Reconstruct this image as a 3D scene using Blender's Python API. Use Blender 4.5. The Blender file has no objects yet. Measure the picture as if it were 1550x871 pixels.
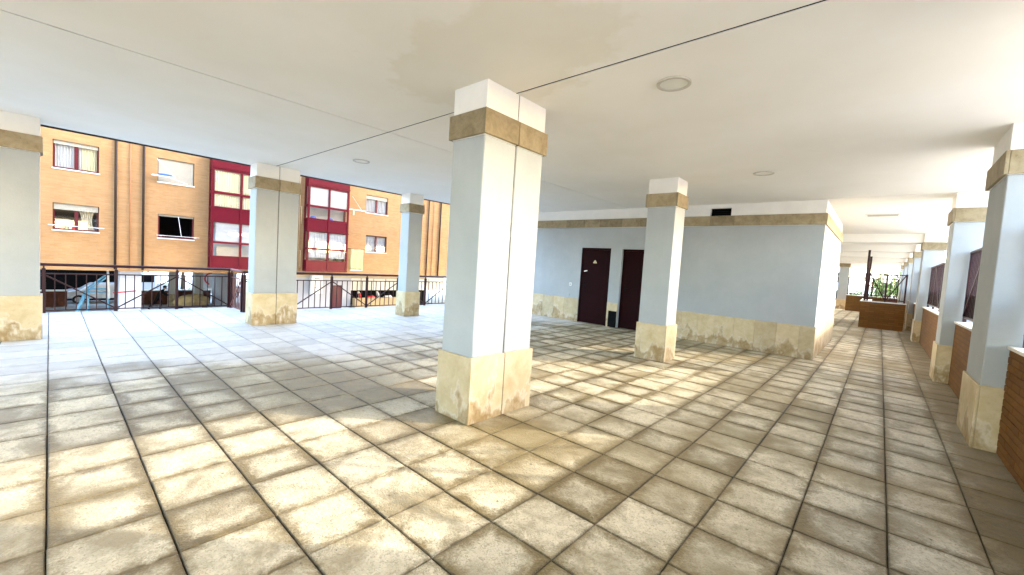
import bpy, bmesh, math, random
from mathutils import Vector, Matrix, Euler
random.seed(7)
C = bpy.context.scene.collection
SC = bpy.context.scene
R = math.radians

# ------------------------------------------------------------------ camera
CAM_H = 1.39
YAW, PITCH, ROLL = -0.72688, -0.05667, 0.06349
FPX = 624.66 / 1550.0
F = Vector((math.sin(YAW) * math.cos(PITCH), math.cos(YAW) * math.cos(PITCH), math.sin(PITCH)))
r0 = Vector((math.cos(YAW), -math.sin(YAW), 0)); u0 = r0.cross(F)
RT = r0 * math.cos(ROLL) + u0 * math.sin(ROLL)
UP = -r0 * math.sin(ROLL) + u0 * math.cos(ROLL)
cd = bpy.data.cameras.new('camera'); cam = bpy.data.objects.new('camera', cd); C.objects.link(cam)
cam.matrix_world = Matrix(((RT.x, UP.x, -F.x, 0), (RT.y, UP.y, -F.y, 0), (RT.z, UP.z, -F.z, CAM_H), (0, 0, 0, 1)))
cd.sensor_fit = 'HORIZONTAL'; cd.sensor_width = 36.0; cd.lens = 36.0 * FPX
cd.clip_start = 0.05; cd.clip_end = 3000
SC.camera = cam

# ------------------------------------------------------------------ light
SUN_AZ = Vector((0.75, 0.66)).normalized(); SUN_EL = R(22.4)
W = bpy.data.worlds.new('World'); SC.world = W; W.use_nodes = True
wn = W.node_tree.nodes; bg = wn['Background']
sky = wn.new('ShaderNodeTexSky'); sky.sky_type = 'NISHITA'; sky.sun_disc = False
sky.sun_elevation = SUN_EL; sky.sun_rotation = math.atan2(SUN_AZ.x, SUN_AZ.y)
sky.air_density = 1.0; sky.dust_density = 1.5; sky.ozone_density = 1.0
W.node_tree.links.new(sky.outputs[0], bg.inputs[0]); bg.inputs[1].default_value = 0.15
sd = bpy.data.lights.new('sun', 'SUN'); sun = bpy.data.objects.new('sun', sd); C.objects.link(sun)
sd.energy = 0.5; sd.angle = R(0.9); sd.color = (1.0, 0.96, 0.88)
tosun = Vector((SUN_AZ.x * math.cos(SUN_EL), SUN_AZ.y * math.cos(SUN_EL), math.sin(SUN_EL)))
sun.rotation_euler = tosun.to_track_quat('Z', 'Y').to_euler(); sun.location = (20, 20, 30)
SC.view_settings.view_transform = 'Standard'; SC.view_settings.look = 'None'
SC.view_settings.exposure = 4.2; SC.view_settings.gamma = 1.0
SC.cycles.max_bounces = 10; SC.cycles.diffuse_bounces = 7; SC.cycles.transparent_max_bounces = 12
SC.cycles.sample_clamp_indirect = 6.0

# ------------------------------------------------------------------ node helpers
class NT:
    def __init__(s, name):
        s.m = bpy.data.materials.new(name); s.m.use_nodes = True
        s.t = s.m.node_tree; s.n = s.t.nodes; s.b = s.n['Principled BSDF']
    def new(s, typ, **kw):
        nd = s.n.new('ShaderNode' + typ)
        for k, v in kw.items(): setattr(nd, k, v)
        return nd
    def put(s, sock, v):
        if v is None: return
        if isinstance(v, bpy.types.NodeSocket): s.t.links.new(v, sock)
        elif isinstance(v, (tuple, list)) and len(v) == 3 and sock.type == 'RGBA': sock.default_value = (*v, 1)
        else: sock.default_value = v
    def math(s, op, a, b=None, c=None, clamp=False):
        nd = s.new('Math', operation=op); nd.use_clamp = clamp
        for i, v in enumerate((a, b, c)): s.put(nd.inputs[i], v)
        return nd.outputs[0]
    def noise(s, vec, scale, detail=4, rough=0.6, dist=0.0):
        nd = s.new('TexNoise'); s.put(nd.inputs['Vector'], vec)
        nd.inputs['Scale'].default_value = scale; nd.inputs['Detail'].default_value = detail
        nd.inputs['Roughness'].default_value = rough; nd.inputs['Distortion'].default_value = dist
        return nd.outputs['Fac']
    def ramp(s, fac, stops, interp='LINEAR'):
        nd = s.new('ValToRGB'); cr = nd.color_ramp; cr.interpolation = interp
        while len(cr.elements) > len(stops): cr.elements.remove(cr.elements[-1])
        while len(cr.elements) < len(stops): cr.elements.new(0.5)
        for e, (p, c) in zip(cr.elements, stops):
            e.position = p
            if not isinstance(c, tuple): c = (c, c, c)
            e.color = (*c, 1)
        s.put(nd.inputs[0], fac); return nd.outputs[0]
    def mix(s, fac, a, b, mode='MIX'):
        nd = s.new('MixRGB', blend_type=mode)
        for i, v in enumerate((fac, a, b)): s.put(nd.inputs[i], v)
        return nd.outputs[0]
    def sep(s, vec):
        nd = s.new('SeparateXYZ'); s.put(nd.inputs[0], vec); return nd.outputs
    def comb(s, x, y, z):
        nd = s.new('CombineXYZ')
        for i, v in enumerate((x, y, z)): s.put(nd.inputs[i], v)
        return nd.outputs[0]
    def pos(s): return s.new('NewGeometry').outputs['Position']
    def obj(s): return s.new('TexCoord').outputs['Object']
    def uv(s): return s.new('TexCoord').outputs['UV']
    def rnd(s): return s.new('ObjectInfo').outputs['Random']
    def bump(s, h, strength=0.3, dist=0.01, prev=None):
        nd = s.new('Bump'); s.put(nd.inputs['Height'], h); nd.inputs['Strength'].default_value = strength
        nd.inputs['Distance'].default_value = dist
        if prev is not None: s.put(nd.inputs['Normal'], prev)
        return nd.outputs[0]
    def done(s, col=None, rough=0.8, normal=None, spec=0.3, metal=0.0):
        s.put(s.b.inputs['Base Color'], col); s.put(s.b.inputs['Roughness'], rough)
        s.put(s.b.inputs['Specular IOR Level'], spec); s.put(s.b.inputs['Metallic'], metal)
        if normal is not None: s.put(s.b.inputs['Normal'], normal)
        return s.m

M = {}
def plain(name, col, rough=0.7, spec=0.3, metal=0.0, var=0.12, scale=8.0, bump=0.0):
    t = NT(name); p = t.pos(); n = t.noise(p, scale, 5)
    lo = tuple(c * (1 - var) for c in col); hi = tuple(min(1, c * (1 + var)) for c in col)
    nm = t.bump(t.noise(p, scale * 12, 3), bump, 0.004) if bump else None
    M[name] = t.done(t.ramp(n, [(0.3, lo), (0.7, hi)]), rough, nm, spec, metal)
    return M[name]

# floor tile: rough textured concrete slab, pale worn centre, grubby margins; paler out on the open terrace, its skylight put into the colour
t = NT('tile'); uv = t.uv(); p = t.pos(); us = t.sep(uv); ps = t.sep(p)
du = t.math('MINIMUM', us[0], t.math('SUBTRACT', 1.0, us[0])); dv = t.math('MINIMUM', us[1], t.math('SUBTRACT', 1.0, us[1]))
ed = t.math('MINIMUM', du, dv)
n1 = t.noise(p, 8, 6, 0.72, 0.8); n2 = t.noise(p, 0.55, 4, 0.55); n3 = t.noise(p, 55, 3, 0.6, 1.5); n4 = t.noise(p, 2.4, 6, 0.7, 0.4)
rn = t.math('FRACT', t.math('ADD', t.rnd(), t.new('Attribute', attribute_name='rnd').outputs['Fac']))
edn = t.math('ADD', t.math('ADD', ed, t.math('ADD', t.math('MULTIPLY', t.math('SUBTRACT', n1, 0.5), 0.55), t.math('MULTIPLY', t.math('SUBTRACT', n3, 0.5), 0.22))), t.math('MULTIPLY', t.math('SUBTRACT', rn, 0.5), 0.15))
worn = t.ramp(edn, [(-0.02, 0.0), (0.20, 1.0)])
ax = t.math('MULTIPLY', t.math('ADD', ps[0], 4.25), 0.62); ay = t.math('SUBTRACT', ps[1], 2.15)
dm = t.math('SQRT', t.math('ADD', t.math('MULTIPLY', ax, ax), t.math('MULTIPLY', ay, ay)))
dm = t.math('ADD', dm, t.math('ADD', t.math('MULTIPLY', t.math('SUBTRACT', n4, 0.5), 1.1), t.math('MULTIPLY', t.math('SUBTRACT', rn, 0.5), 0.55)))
stain_shadow = t.ramp(dm, [(0.35, 0.88), (1.1, 0.0)])  # grime patch with the double pillar's cast shadow painted into it
skylit = t.ramp(t.math('ADD', t.math('MULTIPLY', ps[0], -0.16), t.math('MULTIPLY', t.math('SUBTRACT', n2, 0.5), 0.9)), [(0.86, 0.0), (1.35, 1.0)])
grey = t.ramp(t.math('ADD', t.math('MULTIPLY', ps[0], 0.4), t.math('MULTIPLY', n2, 0.8)), [(0.25, 0.0), (0.75, 1.0)])  # more neutral to the right: cool sky light put into the tile colour
pale = t.mix(grey, (0.70, 0.61, 0.425), (0.68, 0.655, 0.575)); dirt = t.mix(grey, (0.185, 0.128, 0.046), (0.20, 0.168, 0.11))
base = t.mix(t.math('MULTIPLY', worn, 0.92), dirt, pale)
base = t.mix(t.math('MULTIPLY', t.ramp(n4, [(0.44, 0.0), (0.62, 1.0)]), 0.68), base, dirt)
base = t.mix(t.ramp(n2, [(0.36, 0.8), (0.50, 0.0)]), base, (0.235, 0.172, 0.072))
base = t.mix(t.math('MULTIPLY', t.ramp(n3, [(0.33, 1.0), (0.52, 0.0)]), 0.65), base, (0.26, 0.20, 0.10))
base = t.mix(t.math('MULTIPLY', skylit, 0.88), base, t.ramp(n1, [(0.3, (0.55, 0.495, 0.43)), (0.6, (0.70, 0.645, 0.58))]))
base = t.mix(stain_shadow, base, t.ramp(n1, [(0.3, (0.15, 0.10, 0.035)), (0.7, (0.34, 0.255, 0.12))]))
rim = t.ramp(t.math('ADD', ed, t.math('MULTIPLY', t.math('SUBTRACT', n1, 0.5), 0.06)), [(0.002, 0.85), (0.026, 0.0)])
rim = t.math('MULTIPLY', rim, t.ramp(n4, [(0.36, 0.25), (0.60, 1.0)]))
base = t.mix(t.math('MULTIPLY', rim, t.math('SUBTRACT', 1.0, t.math('MULTIPLY', skylit, 0.65))), base, (0.062, 0.044, 0.020))
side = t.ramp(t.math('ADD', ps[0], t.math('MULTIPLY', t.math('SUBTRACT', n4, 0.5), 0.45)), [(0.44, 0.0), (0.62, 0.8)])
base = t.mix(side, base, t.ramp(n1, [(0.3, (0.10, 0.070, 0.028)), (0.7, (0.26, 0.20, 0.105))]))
base = t.mix(1.0, base, t.ramp(rn, [(0.0, 0.87), (0.5, 1.0), (1.0, 1.07)]), 'MULTIPLY')
sp = t.noise(p, 26, 1, 0.5); base = t.mix(t.ramp(sp, [(0.76, 0.0), (0.79, 0.6)]), base, (0.05, 0.04, 0.03))
wave = t.noise(p, 30, 3, 0.55, 2.4)
nm = t.bump(wave, 0.8, 0.012); nm = t.bump(n3, 0.45, 0.004, nm)
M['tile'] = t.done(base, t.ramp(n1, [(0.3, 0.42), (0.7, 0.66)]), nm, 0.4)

plain('grout', (0.06, 0.044, 0.025), 0.95, 0.1, var=0.5, scale=14)
# ceiling render with old damp rings round the double pillar
t = NT('soffit'); p = t.pos(); s3 = t.sep(p)
dx = t.math('MULTIPLY', t.math('ADD', s3[0], 2.25), 0.8); dy = t.math('MULTIPLY', t.math('SUBTRACT', s3[1], 2.25), 1.15)
dd = t.math('SQRT', t.math('ADD', t.math('MULTIPLY', dx, dx), t.math('MULTIPLY', dy, dy)))
dd = t.math('ADD', dd, t.math('MULTIPLY', t.math('SUBTRACT', t.noise(p, 1.6, 5, 0.6), 0.5), 1.7))
stain = t.ramp(dd, [(0.25, 0.55), (0.66, 0.85), (0.80, 0.0)])
cl = t.mix(t.ramp(t.noise(p, 0.7, 4), [(0.35, 0.0), (0.7, 1.0)]), (0.81, 0.785, 0.715), (0.865, 0.845, 0.79))
cl = t.mix(t.math('MULTIPLY', stain, 0.30), cl, (0.64, 0.57, 0.39))
M['soffit'] = t.done(cl, 0.9, t.bump(t.noise(p, 90, 3), 0.12, 0.003), 0.2)
plain('sealant', (0.10, 0.085, 0.065), 0.9, 0.1, var=0.4, scale=20)
plain('joint', (0.03, 0.025, 0.02), 0.9, 0.1)
t = NT('paint_blue'); p = t.pos()
cl = t.mix(t.ramp(t.noise(p, 1.3, 6, 0.65), [(0.35, 0.0), (0.7, 1.0)]), (0.345, 0.366, 0.372), (0.405, 0.425, 0.428))
cl = t.mix(t.ramp(t.noise(t.comb(t.math('MULTIPLY', t.sep(p)[0], 6), t.math('MULTIPLY', t.sep(p)[1], 6), t.math('MULTIPLY', t.sep(p)[2], 0.6)), 1.0, 4), [(0.5, 0.0), (0.8, 0.35)]), cl, (0.345, 0.355, 0.345))
sc_ = t.noise(t.comb(t.math('MULTIPLY', t.sep(p)[0], 2), t.math('MULTIPLY', t.sep(p)[1], 2), t.math('MULTIPLY', t.sep(p)[2], 7)), 3.0, 6, 0.75)
cl = t.mix(t.math('MULTIPLY', t.ramp(sc_, [(0.62, 0.0), (0.72, 0.5)]), t.ramp(t.math('MULTIPLY', t.sep(p)[2], 0.5), [(0.35, 1.0), (0.75, 0.0)])), cl, (0.30, 0.29, 0.26))
M['paint_blue'] = t.done(cl, 0.8, t.bump(t.noise(p, 70, 4), 0.35, 0.004), 0.25)
plain('paint_white', (0.80, 0.775, 0.72), 0.85, 0.2, var=0.05, scale=3, bump=0.1)
# travertine skirting with rising damp: brown bloom and white salts along a wavering line
t = NT('travertine'); p = t.pos(); z = t.sep(p)[2]; rn = t.rnd()
fl2 = t.comb(t.sep(p)[0], t.sep(p)[1], t.math('MULTIPLY', z, 0.55)); ve = t.comb(t.math('MULTIPLY', t.sep(p)[0], 3.0), t.math('MULTIPLY', t.sep(p)[1], 3.0), t.math('MULTIPLY', z, 0.7))
na = t.noise(p, 5.0, 7, 0.68, 0.3); nb = t.noise(p, 34, 5, 0.75); nc = t.noise(fl2, 5.5, 4, 0.55); nd = t.noise(ve, 3.0, 5, 0.7)
cl = t.mix(t.ramp(na, [(0.3, 0.0), (0.7, 1.0)]), (0.44, 0.335, 0.175), (0.60, 0.495, 0.315))
cl = t.mix(t.ramp(nb, [(0.58, 0.0), (0.75, 0.5)]), cl, (0.32, 0.23, 0.11))
hh = t.math('SUBTRACT', t.math('ADD', 0.24, t.math('MULTIPLY', t.math('SUBTRACT', nc, 0.5), 1.25)), z)
hh = t.math('ADD', hh, t.math('MULTIPLY', t.math('SUBTRACT', na, 0.5), 0.22))
hh = t.math('ADD', hh, t.math('MULTIPLY', t.math('SUBTRACT', rn, 0.5), 0.16))
cl = t.mix(t.math('MULTIPLY', t.ramp(hh, [(-0.05, 0.0), (0.05, 0.6), (0.16, 0.0)]), t.ramp(nd, [(0.35, 0.2), (0.6, 1.0)])), cl, (0.72, 0.65, 0.54))
cl = t.mix(t.math('MULTIPLY', t.ramp(hh, [(0.02, 0.0), (0.16, 0.95), (0.5, 0.75)]), t.ramp(na, [(0.40, 1.0), (0.70, 0.3)])), cl, (0.26, 0.165, 0.060))
cl = t.mix(t.math('MULTIPLY', t.ramp(hh, [(0.16, 0.0), (0.26, 1.0)]), t.ramp(nd, [(0.5, 0.0), (0.66, 0.85)])), cl, (0.66, 0.585, 0.46))
cl = t.mix(1.0, cl, t.ramp(rn, [(0, 0.86), (1, 1.08)]), 'MULTIPLY')
M['travertine'] = t.done(cl, 0.55, t.bump(nb, 0.2, 0.003), 0.35)
t = NT('band_stone'); p = t.pos(); rn = t.rnd()
na = t.noise(p, 7, 6, 0.7, 0.4); nb = t.noise(p, 30, 4, 0.7)
cl = t.ramp(na, [(0.25, (0.19, 0.142, 0.076)), (0.5, (0.30, 0.237, 0.14)), (0.75, (0.39, 0.325, 0.21))])
cl = t.mix(t.ramp(nb, [(0.64, 0.0), (0.72, 0.8)]), cl, (0.12, 0.08, 0.035))
cl = t.mix(1.0, cl, t.ramp(rn, [(0, 0.78), (1, 1.12)]), 'MULTIPLY')
M['band_stone'] = t.done(cl, 0.7, t.bump(nb, 0.3, 0.004), 0.3)
def brick_mat(name, c1, c2, mortar, bw, bh, ms, axis):
    t = NT(name); s3 = t.sep(t.pos())
    v = t.comb(s3[1] if axis == 'x' else s3[0], s3[2], 0.0)
    if axis == 'xy': v = t.comb(t.math('ADD', s3[0], s3[1]), s3[2], 0.0)
    b = t.new('TexBrick'); t.put(b.inputs['Vector'], v)
    b.inputs['Color1'].default_value = (*c1, 1); b.inputs['Color2'].default_value = (*c2, 1); b.inputs['Mortar'].default_value = (*mortar, 1)
    b.inputs['Scale'].default_value = 1.0; b.inputs['Brick Width'].default_value = bw; b.inputs['Row Height'].default_value = bh
    b.inputs['Mortar Size'].default_value = ms; b.inputs['Bias'].default_value = -0.1
    n = t.noise(t.pos(), 1.1, 6, 0.65)
    cl = t.mix(1.0, b.outputs['Color'], t.ramp(n, [(0.3, 0.88), (0.7, 1.08)]), 'MULTIPLY')
    st = t.noise(t.comb(t.math('MULTIPLY', s3[1], 0.5), t.math('MULTIPLY', s3[2], 9.0), 0.0), 1.0, 3)
    cl = t.mix(1.0, cl, t.ramp(st, [(0.3, 0.93), (0.7, 1.05)]), 'MULTIPLY')
    M[name] = t.done(cl, 0.85, t.bump(b.outputs['Fac'], 0.3, -0.006), 0.2)
brick_mat('facade_brick', (0.37, 0.205, 0.085), (0.33, 0.17, 0.065), (0.30, 0.19, 0.10), 0.25, 0.07, 0.008, 'x')
brick_mat('brown_brick', (0.19, 0.085, 0.018), (0.15, 0.062, 0.012), (0.12, 0.06, 0.02), 0.25, 0.066, 0.008, 'xy')
t = NT('loose_brick'); p = t.pos(); n = t.noise(p, 40, 4, 0.7)
cl = t.mix(t.rnd(), (0.14, 0.058, 0.012), (0.20, 0.09, 0.02)); cl = t.mix(t.ramp(n, [(0.4, 0.0), (0.7, 0.5)]), cl, (0.10, 0.043, 0.01))
M['loose_brick'] = t.done(cl, 0.85, t.bump(n, 0.35, 0.004), 0.2)
plain('mortar', (0.10, 0.05, 0.018), 0.95, 0.1)
plain('maroon', (0.026, 0.003, 0.005), 0.45, 0.3, var=0.2)
plain('maroon_light', (0.16, 0.05, 0.045), 0.45, 0.5, var=0.2)
plain('gallery_red', (0.10, 0.0010, 0.009), 0.38, 0.25, var=0.1, scale=2)
plain('frame_red', (0.085, 0.004, 0.010), 0.35, 0.5)
plain('door_red', (0.012, 0.0006, 0.0010), 0.55, 0.06, var=0.15, scale=2)
plain('black', (0.003, 0.003, 0.0035), 0.7, 0.1)
plain('dark_pipe', (0.03, 0.017, 0.01), 0.6, 0.2)
plain('red_pipe', (0.32, 0.13, 0.05), 0.5, 0.4)
plain('tan_pipe', (0.55, 0.36, 0.18), 0.5, 0.4)
plain('shutter', (0.36, 0.32, 0.245), 0.6, 0.3, var=0.04)
plain('curtain', (0.46, 0.46, 0.45), 0.9, 0.1, var=0.06, scale=3)
plain('curtain_cream', (0.5, 0.43, 0.30), 0.9, 0.1, var=0.08, scale=3)
plain('curtain_yellow', (0.58, 0.53, 0.34), 0.9, 0.1, var=0.06, scale=3)
plain('interior', (0.10, 0.085, 0.06), 0.9, 0.1)
plain('interior_dark', (0.004, 0.004, 0.004), 0.9, 0.1)
plain('white_metal', (0.78, 0.78, 0.76), 0.4, 0.5, var=0.04)
plain('white_stone', (0.74, 0.72, 0.67), 0.7, 0.3, var=0.08)
plain('blue_metal', (0.16, 0.42, 0.66), 0.35, 0.5, var=0.08)
plain('blue_cloth', (0.05, 0.12, 0.40), 0.8, 0.2)
plain('green_cloth', (0.33, 0.34, 0.17), 0.9, 0.1, var=0.1)
plain('tarp', (0.50, 0.365, 0.18), 0.8, 0.2, var=0.25, scale=3, bump=0.3)
plain('skin', (0.40, 0.24, 0.16), 0.6, 0.3)
plain('hair', (0.02, 0.014, 0.01), 0.6, 0.3)
plain('dark_clothes', (0.004, 0.004, 0.005), 0.85, 0.2)
plain('tyre', (0.015, 0.015, 0.015), 0.8, 0.2)
plain('red_paint', (0.55, 0.015, 0.02), 0.3, 0.5)
plain('chrome', (0.6, 0.6, 0.6), 0.2, 0.5, metal=1.0)
plain('brass', (0.55, 0.46, 0.28), 0.35, 0.5, metal=0.6)
plain('paving', (0.42, 0.40, 0.365), 0.85, 0.2, var=0.12, scale=1.3, bump=0.2)
plain('asphalt', (0.06, 0.06, 0.062), 0.9, 0.2, var=0.2)
plain('concrete', (0.42, 0.41, 0.38), 0.85, 0.2, var=0.1, scale=2)
plain('trim_grey', (0.52, 0.48, 0.40), 0.5, 0.4)
plain('pale_wall', (0.46, 0.46, 0.50), 0.8, 0.2, var=0.05, scale=1.5)
plain('tan_wall', (0.36, 0.26, 0.14), 0.85, 0.2, var=0.1)
plain('planter_brown', (0.07, 0.024, 0.014), 0.8, 0.2, var=0.2, scale=3)
plain('bark', (0.10, 0.075, 0.05), 0.9, 0.1, var=0.3)
plain('sky_building', (0.42, 0.52, 0.66), 0.7, 0.3, var=0.05)
plain('car_white', (0.75, 0.75, 0.76), 0.2, 0.5, var=0.02)
t = NT('leaf'); cl = t.mix(t.noise(t.pos(), 1.8, 3), (0.035, 0.085, 0.016), (0.12, 0.20, 0.035))
M['leaf'] = t.done(cl, 0.55, None, 0.3)
t = NT('palm_leaf'); cl = t.mix(t.noise(t.pos(), 2.0, 3), (0.07, 0.13, 0.03), (0.17, 0.25, 0.06))
M['palm_leaf'] = t.done(cl, 0.5, None, 0.3)
t = NT('glass'); gl = t.new('BsdfGlossy'); gl.inputs['Roughness'].default_value = 0.03
tr = t.new('BsdfTransparent'); tr.inputs[0].default_value = (1, 1, 1, 1)
fr = t.new('LayerWeight'); fr.inputs[0].default_value = 0.5; mx = t.new('MixShader')
t.put(mx.inputs[0], t.math('ADD', t.math('MULTIPLY', t.math('POWER', fr.outputs['Facing'], 3.0), 0.7), 0.07, clamp=True)); t.put(mx.inputs[1], tr.outputs[0]); t.put(mx.inputs[2], gl.outputs[0])
t.put(t.n['Material Output'].inputs[0], mx.outputs[0]); M['glass'] = t.m
t = NT('opal'); M['opal'] = t.done((0.72, 0.70, 0.62), 0.35, None, 0.5)

# ------------------------------------------------------------------ mesh helpers
class MB:
    """collects shapes in world coordinates; build() links ONE mesh object with its origin at o"""
    def __init__(s, o=(0, 0, 0)):
        s.o = Vector(o); s.v = []; s.f = []; s.uv = {}
    def quad(s, *pts):
        b = len(s.v); s.v += [Vector(p) for p in pts]; s.f.append(tuple(range(b, b + len(pts)))); return s
    def box(s, x0, x1, y0, y1, z0, z1):
        b = len(s.v)
        s.v += [Vector((x, y, z)) for z in (z0, z1) for x, y in ((x0, y0), (x1, y0), (x1, y1), (x0, y1))]
        s.f += [tuple(b + i for i in q) for q in ((3, 2, 1, 0), (4, 5, 6, 7), (0, 1, 5, 4), (1, 2, 6, 5), (2, 3, 7, 6), (3, 0, 4, 7))]
        return s
    def bar(s, a, b, w, h=None, up=(0, 0, 1)):
        a, b = Vector(a), Vector(b); h = h or w; d = (b - a).normalized()
        u = Vector(up)
        if abs(d.dot(u)) > 0.95: u = Vector((1, 0, 0))
        x = d.cross(u).normalized() * w / 2; y = x.cross(d).normalized() * h / 2
        k = len(s.v)
        for p in (a, b): s.v += [p - x - y, p + x - y, p + x + y, p - x + y]
        s.f += [tuple(k + i for i in q) for q in ((0, 1, 2, 3), (7, 6, 5, 4), (0, 4, 5, 1), (1, 5, 6, 2), (2, 6, 7, 3), (3, 7, 4, 0))]
        return s
    def tube(s, pts, r, n=8, r2=None):
        pts = [Vector(p) for p in pts]; k0 = len(s.v); m = len(pts)
        for i, p in enumerate(pts):
            d = (pts[min(i + 1, m - 1)] - pts[max(i - 1, 0)]).normalized()
            u = Vector((0, 0, 1)) if abs(d.z) < 0.9 else Vector((1, 0, 0))
            x = d.cross(u).normalized(); y = x.cross(d).normalized()
            rr = r if r2 is None else r + (r2 - r) * i / max(1, m - 1)
            s.v += [p + (x * math.cos(2 * math.pi * j / n) + y * math.sin(2 * math.pi * j / n)) * rr for j in range(n)]
        for i in range(m - 1):
            for j in range(n):
                a = k0 + i * n + j; b = k0 + i * n + (j + 1) % n
                s.f.append((a, b, b + n, a + n))
        s.f.append(tuple(k0 + j for j in reversed(range(n)))); s.f.append(tuple(k0 + (m - 1) * n + j for j in range(n)))
        return s
    def disc(s, c, r, h, n=28, r_in=0.0):
        c = Vector(c); k = len(s.v)
        ring = lambda rr, z: [c + Vector((rr * math.cos(2 * math.pi * j / n), rr * math.sin(2 * math.pi * j / n), z)) for j in range(n)]
        if r_in <= 0:
            s.v += ring(r, 0) + ring(r, h)
            for j in range(n): s.f.append((k + j, k + (j + 1) % n, k + n + (j + 1) % n, k + n + j))
            s.f.append(tuple(k + j for j in reversed(range(n)))); s.f.append(tuple(k + n + j for j in range(n)))
        else:
            s.v += ring(r, 0) + ring(r, h) + ring(r_in, h) + ring(r_in, 0)
            for a, b in ((0, 1), (1, 2), (2, 3), (3, 0)):
                for j in range(n): s.f.append((k + a * n + j, k + a * n + (j + 1) % n, k + b * n + (j + 1) % n, k + b * n + j))
        return s
    def ball(s, c, r, n=12, m=8, sc=(1, 1, 1)):
        c = Vector(c); k = len(s.v)
        for i in range(m + 1):
            th = math.pi * i / m
            for j in range(n):
                ph = 2 * math.pi * j / n
                s.v.append(c + Vector((r * sc[0] * math.sin(th) * math.cos(ph), r * sc[1] * math.sin(th) * math.sin(ph), r * sc[2] * math.cos(th))))
        for i in range(m):
            for j in range(n):
                s.f.append((k + i * n + j, k + (i + 1) * n + j, k + (i + 1) * n + (j + 1) % n, k + i * n + (j + 1) % n))
        return s
    def mesh(s, name, mat, bevel=0.0, smooth=False):
        me = bpy.data.meshes.new(name); me.from_pydata([tuple(p - s.o) for p in s.v], [], s.f)
        if bevel:
            bm = bmesh.new(); bm.from_mesh(me); bmesh.ops.recalc_face_normals(bm, faces=bm.faces)
            bmesh.ops.bevel(bm, geom=list(bm.edges), offset=bevel, segments=1, affect='EDGES', clamp_overlap=True)
            bm.to_mesh(me); bm.free()
        else:
            bm = bmesh.new(); bm.from_mesh(me); bmesh.ops.recalc_face_normals(bm, faces=bm.faces); bm.to_mesh(me); bm.free()
        me.materials.append(M[mat])
        if smooth:
            for f in me.polygons: f.use_smooth = True
        return me
    def build(s, name, mat, parent=None, bevel=0.0, smooth=False):
        me = s.mesh(name, mat, bevel, smooth)
        ob = bpy.data.objects.new(name, me); C.objects.link(ob); place(ob, s.o, parent); return ob

def wpos(o):
    v = Vector(o.location)
    while o.parent: o = o.parent; v += Vector(o.location)
    return v
def place(ob, o, parent):
    if parent is None: ob.location = o
    else:
        ob.parent = parent; ob.location = Vector(o) - wpos(parent)
def tag(o, label, cat, group=None):
    o['label'] = label; o['category'] = cat
    if group: o['group'] = group
    return o
def thing(name, loc, label, cat, group=None):
    o = bpy.data.objects.new(name, None); C.objects.link(o); o.location = loc; o.empty_display_size = 0.2
    return tag(o, label, cat, group)
def struct(o): o['kind'] = 'structure'; return o
def stuff(o): o['kind'] = 'stuff'; return o

CEIL = 2.885; GND = -3.33

# ================================================================== SETTING
g = MB((0, 0, GND)).box(-900, 900, -900, 1500, GND - 0.5, GND).build('ground', 'paving'); struct(g)

# floor: dark bedding slab + tiles proud of it
fl = MB((-5, 10, 0)).box(-11.1, 1.30, -9.0, 2.76, -0.35, -0.014).box(-10.14, 1.30, 2.76, 46.0, -0.35, -0.014).box(-10.16, 1.32, -9.02, 46.02, -3.3, -0.36).build('floor', 'grout'); struct(fl)
TX, TY, TS = -2.2522, -0.0115, 0.4
def tile_geo(x0, x1, y0, y1, z=0.0):
    b = 0.0045; d = 0.0045
    v = [(x0, y0, z - 0.02), (x1, y0, z - 0.02), (x1, y1, z - 0.02), (x0, y1, z - 0.02), (x0, y0, z - d), (x1, y0, z - d), (x1, y1, z - d), (x0, y1, z - d),
         (x0 + b, y0 + b, z), (x1 - b, y0 + b, z), (x1 - b, y1 - b, z), (x0 + b, y1 - b, z)]
    f = [(0, 1, 5, 4), (1, 2, 6, 5), (2, 3, 7, 6), (3, 0, 4, 7), (4, 5, 9, 8), (5, 6, 10, 9), (6, 7, 11, 10), (7, 4, 8, 11), (8, 9, 10, 11)]
    return v, f
def tile_uv(me, rects):
    ul = me.uv_layers.new(name='UVMap')
    for pi, poly in enumerate(me.polygons):
        x0, x1, y0, y1 = rects[pi // 9]
        for li in poly.loop_indices:
            co = me.vertices[me.loops[li].vertex_index].co
            ul.data[li].uv = ((co.x - x0) / (x1 - x0), (co.y - y0) / (y1 - y0))
G = 0.0045
h = TS / 2 - G
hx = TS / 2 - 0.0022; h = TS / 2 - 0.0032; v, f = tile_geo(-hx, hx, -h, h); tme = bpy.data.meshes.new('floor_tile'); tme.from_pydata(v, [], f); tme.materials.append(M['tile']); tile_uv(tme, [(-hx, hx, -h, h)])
def project(P):
    d = Vector(P) - Vector((0, 0, CAM_H)); zz = d.dot(F)
    if zz < 0.15: return None
    return (0.5 + FPX * d.dot(RT) / zz, 0.5 - FPX * d.dot(UP) / zz * 1550 / 871)
pillar_boxes = []
cells = []
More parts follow.
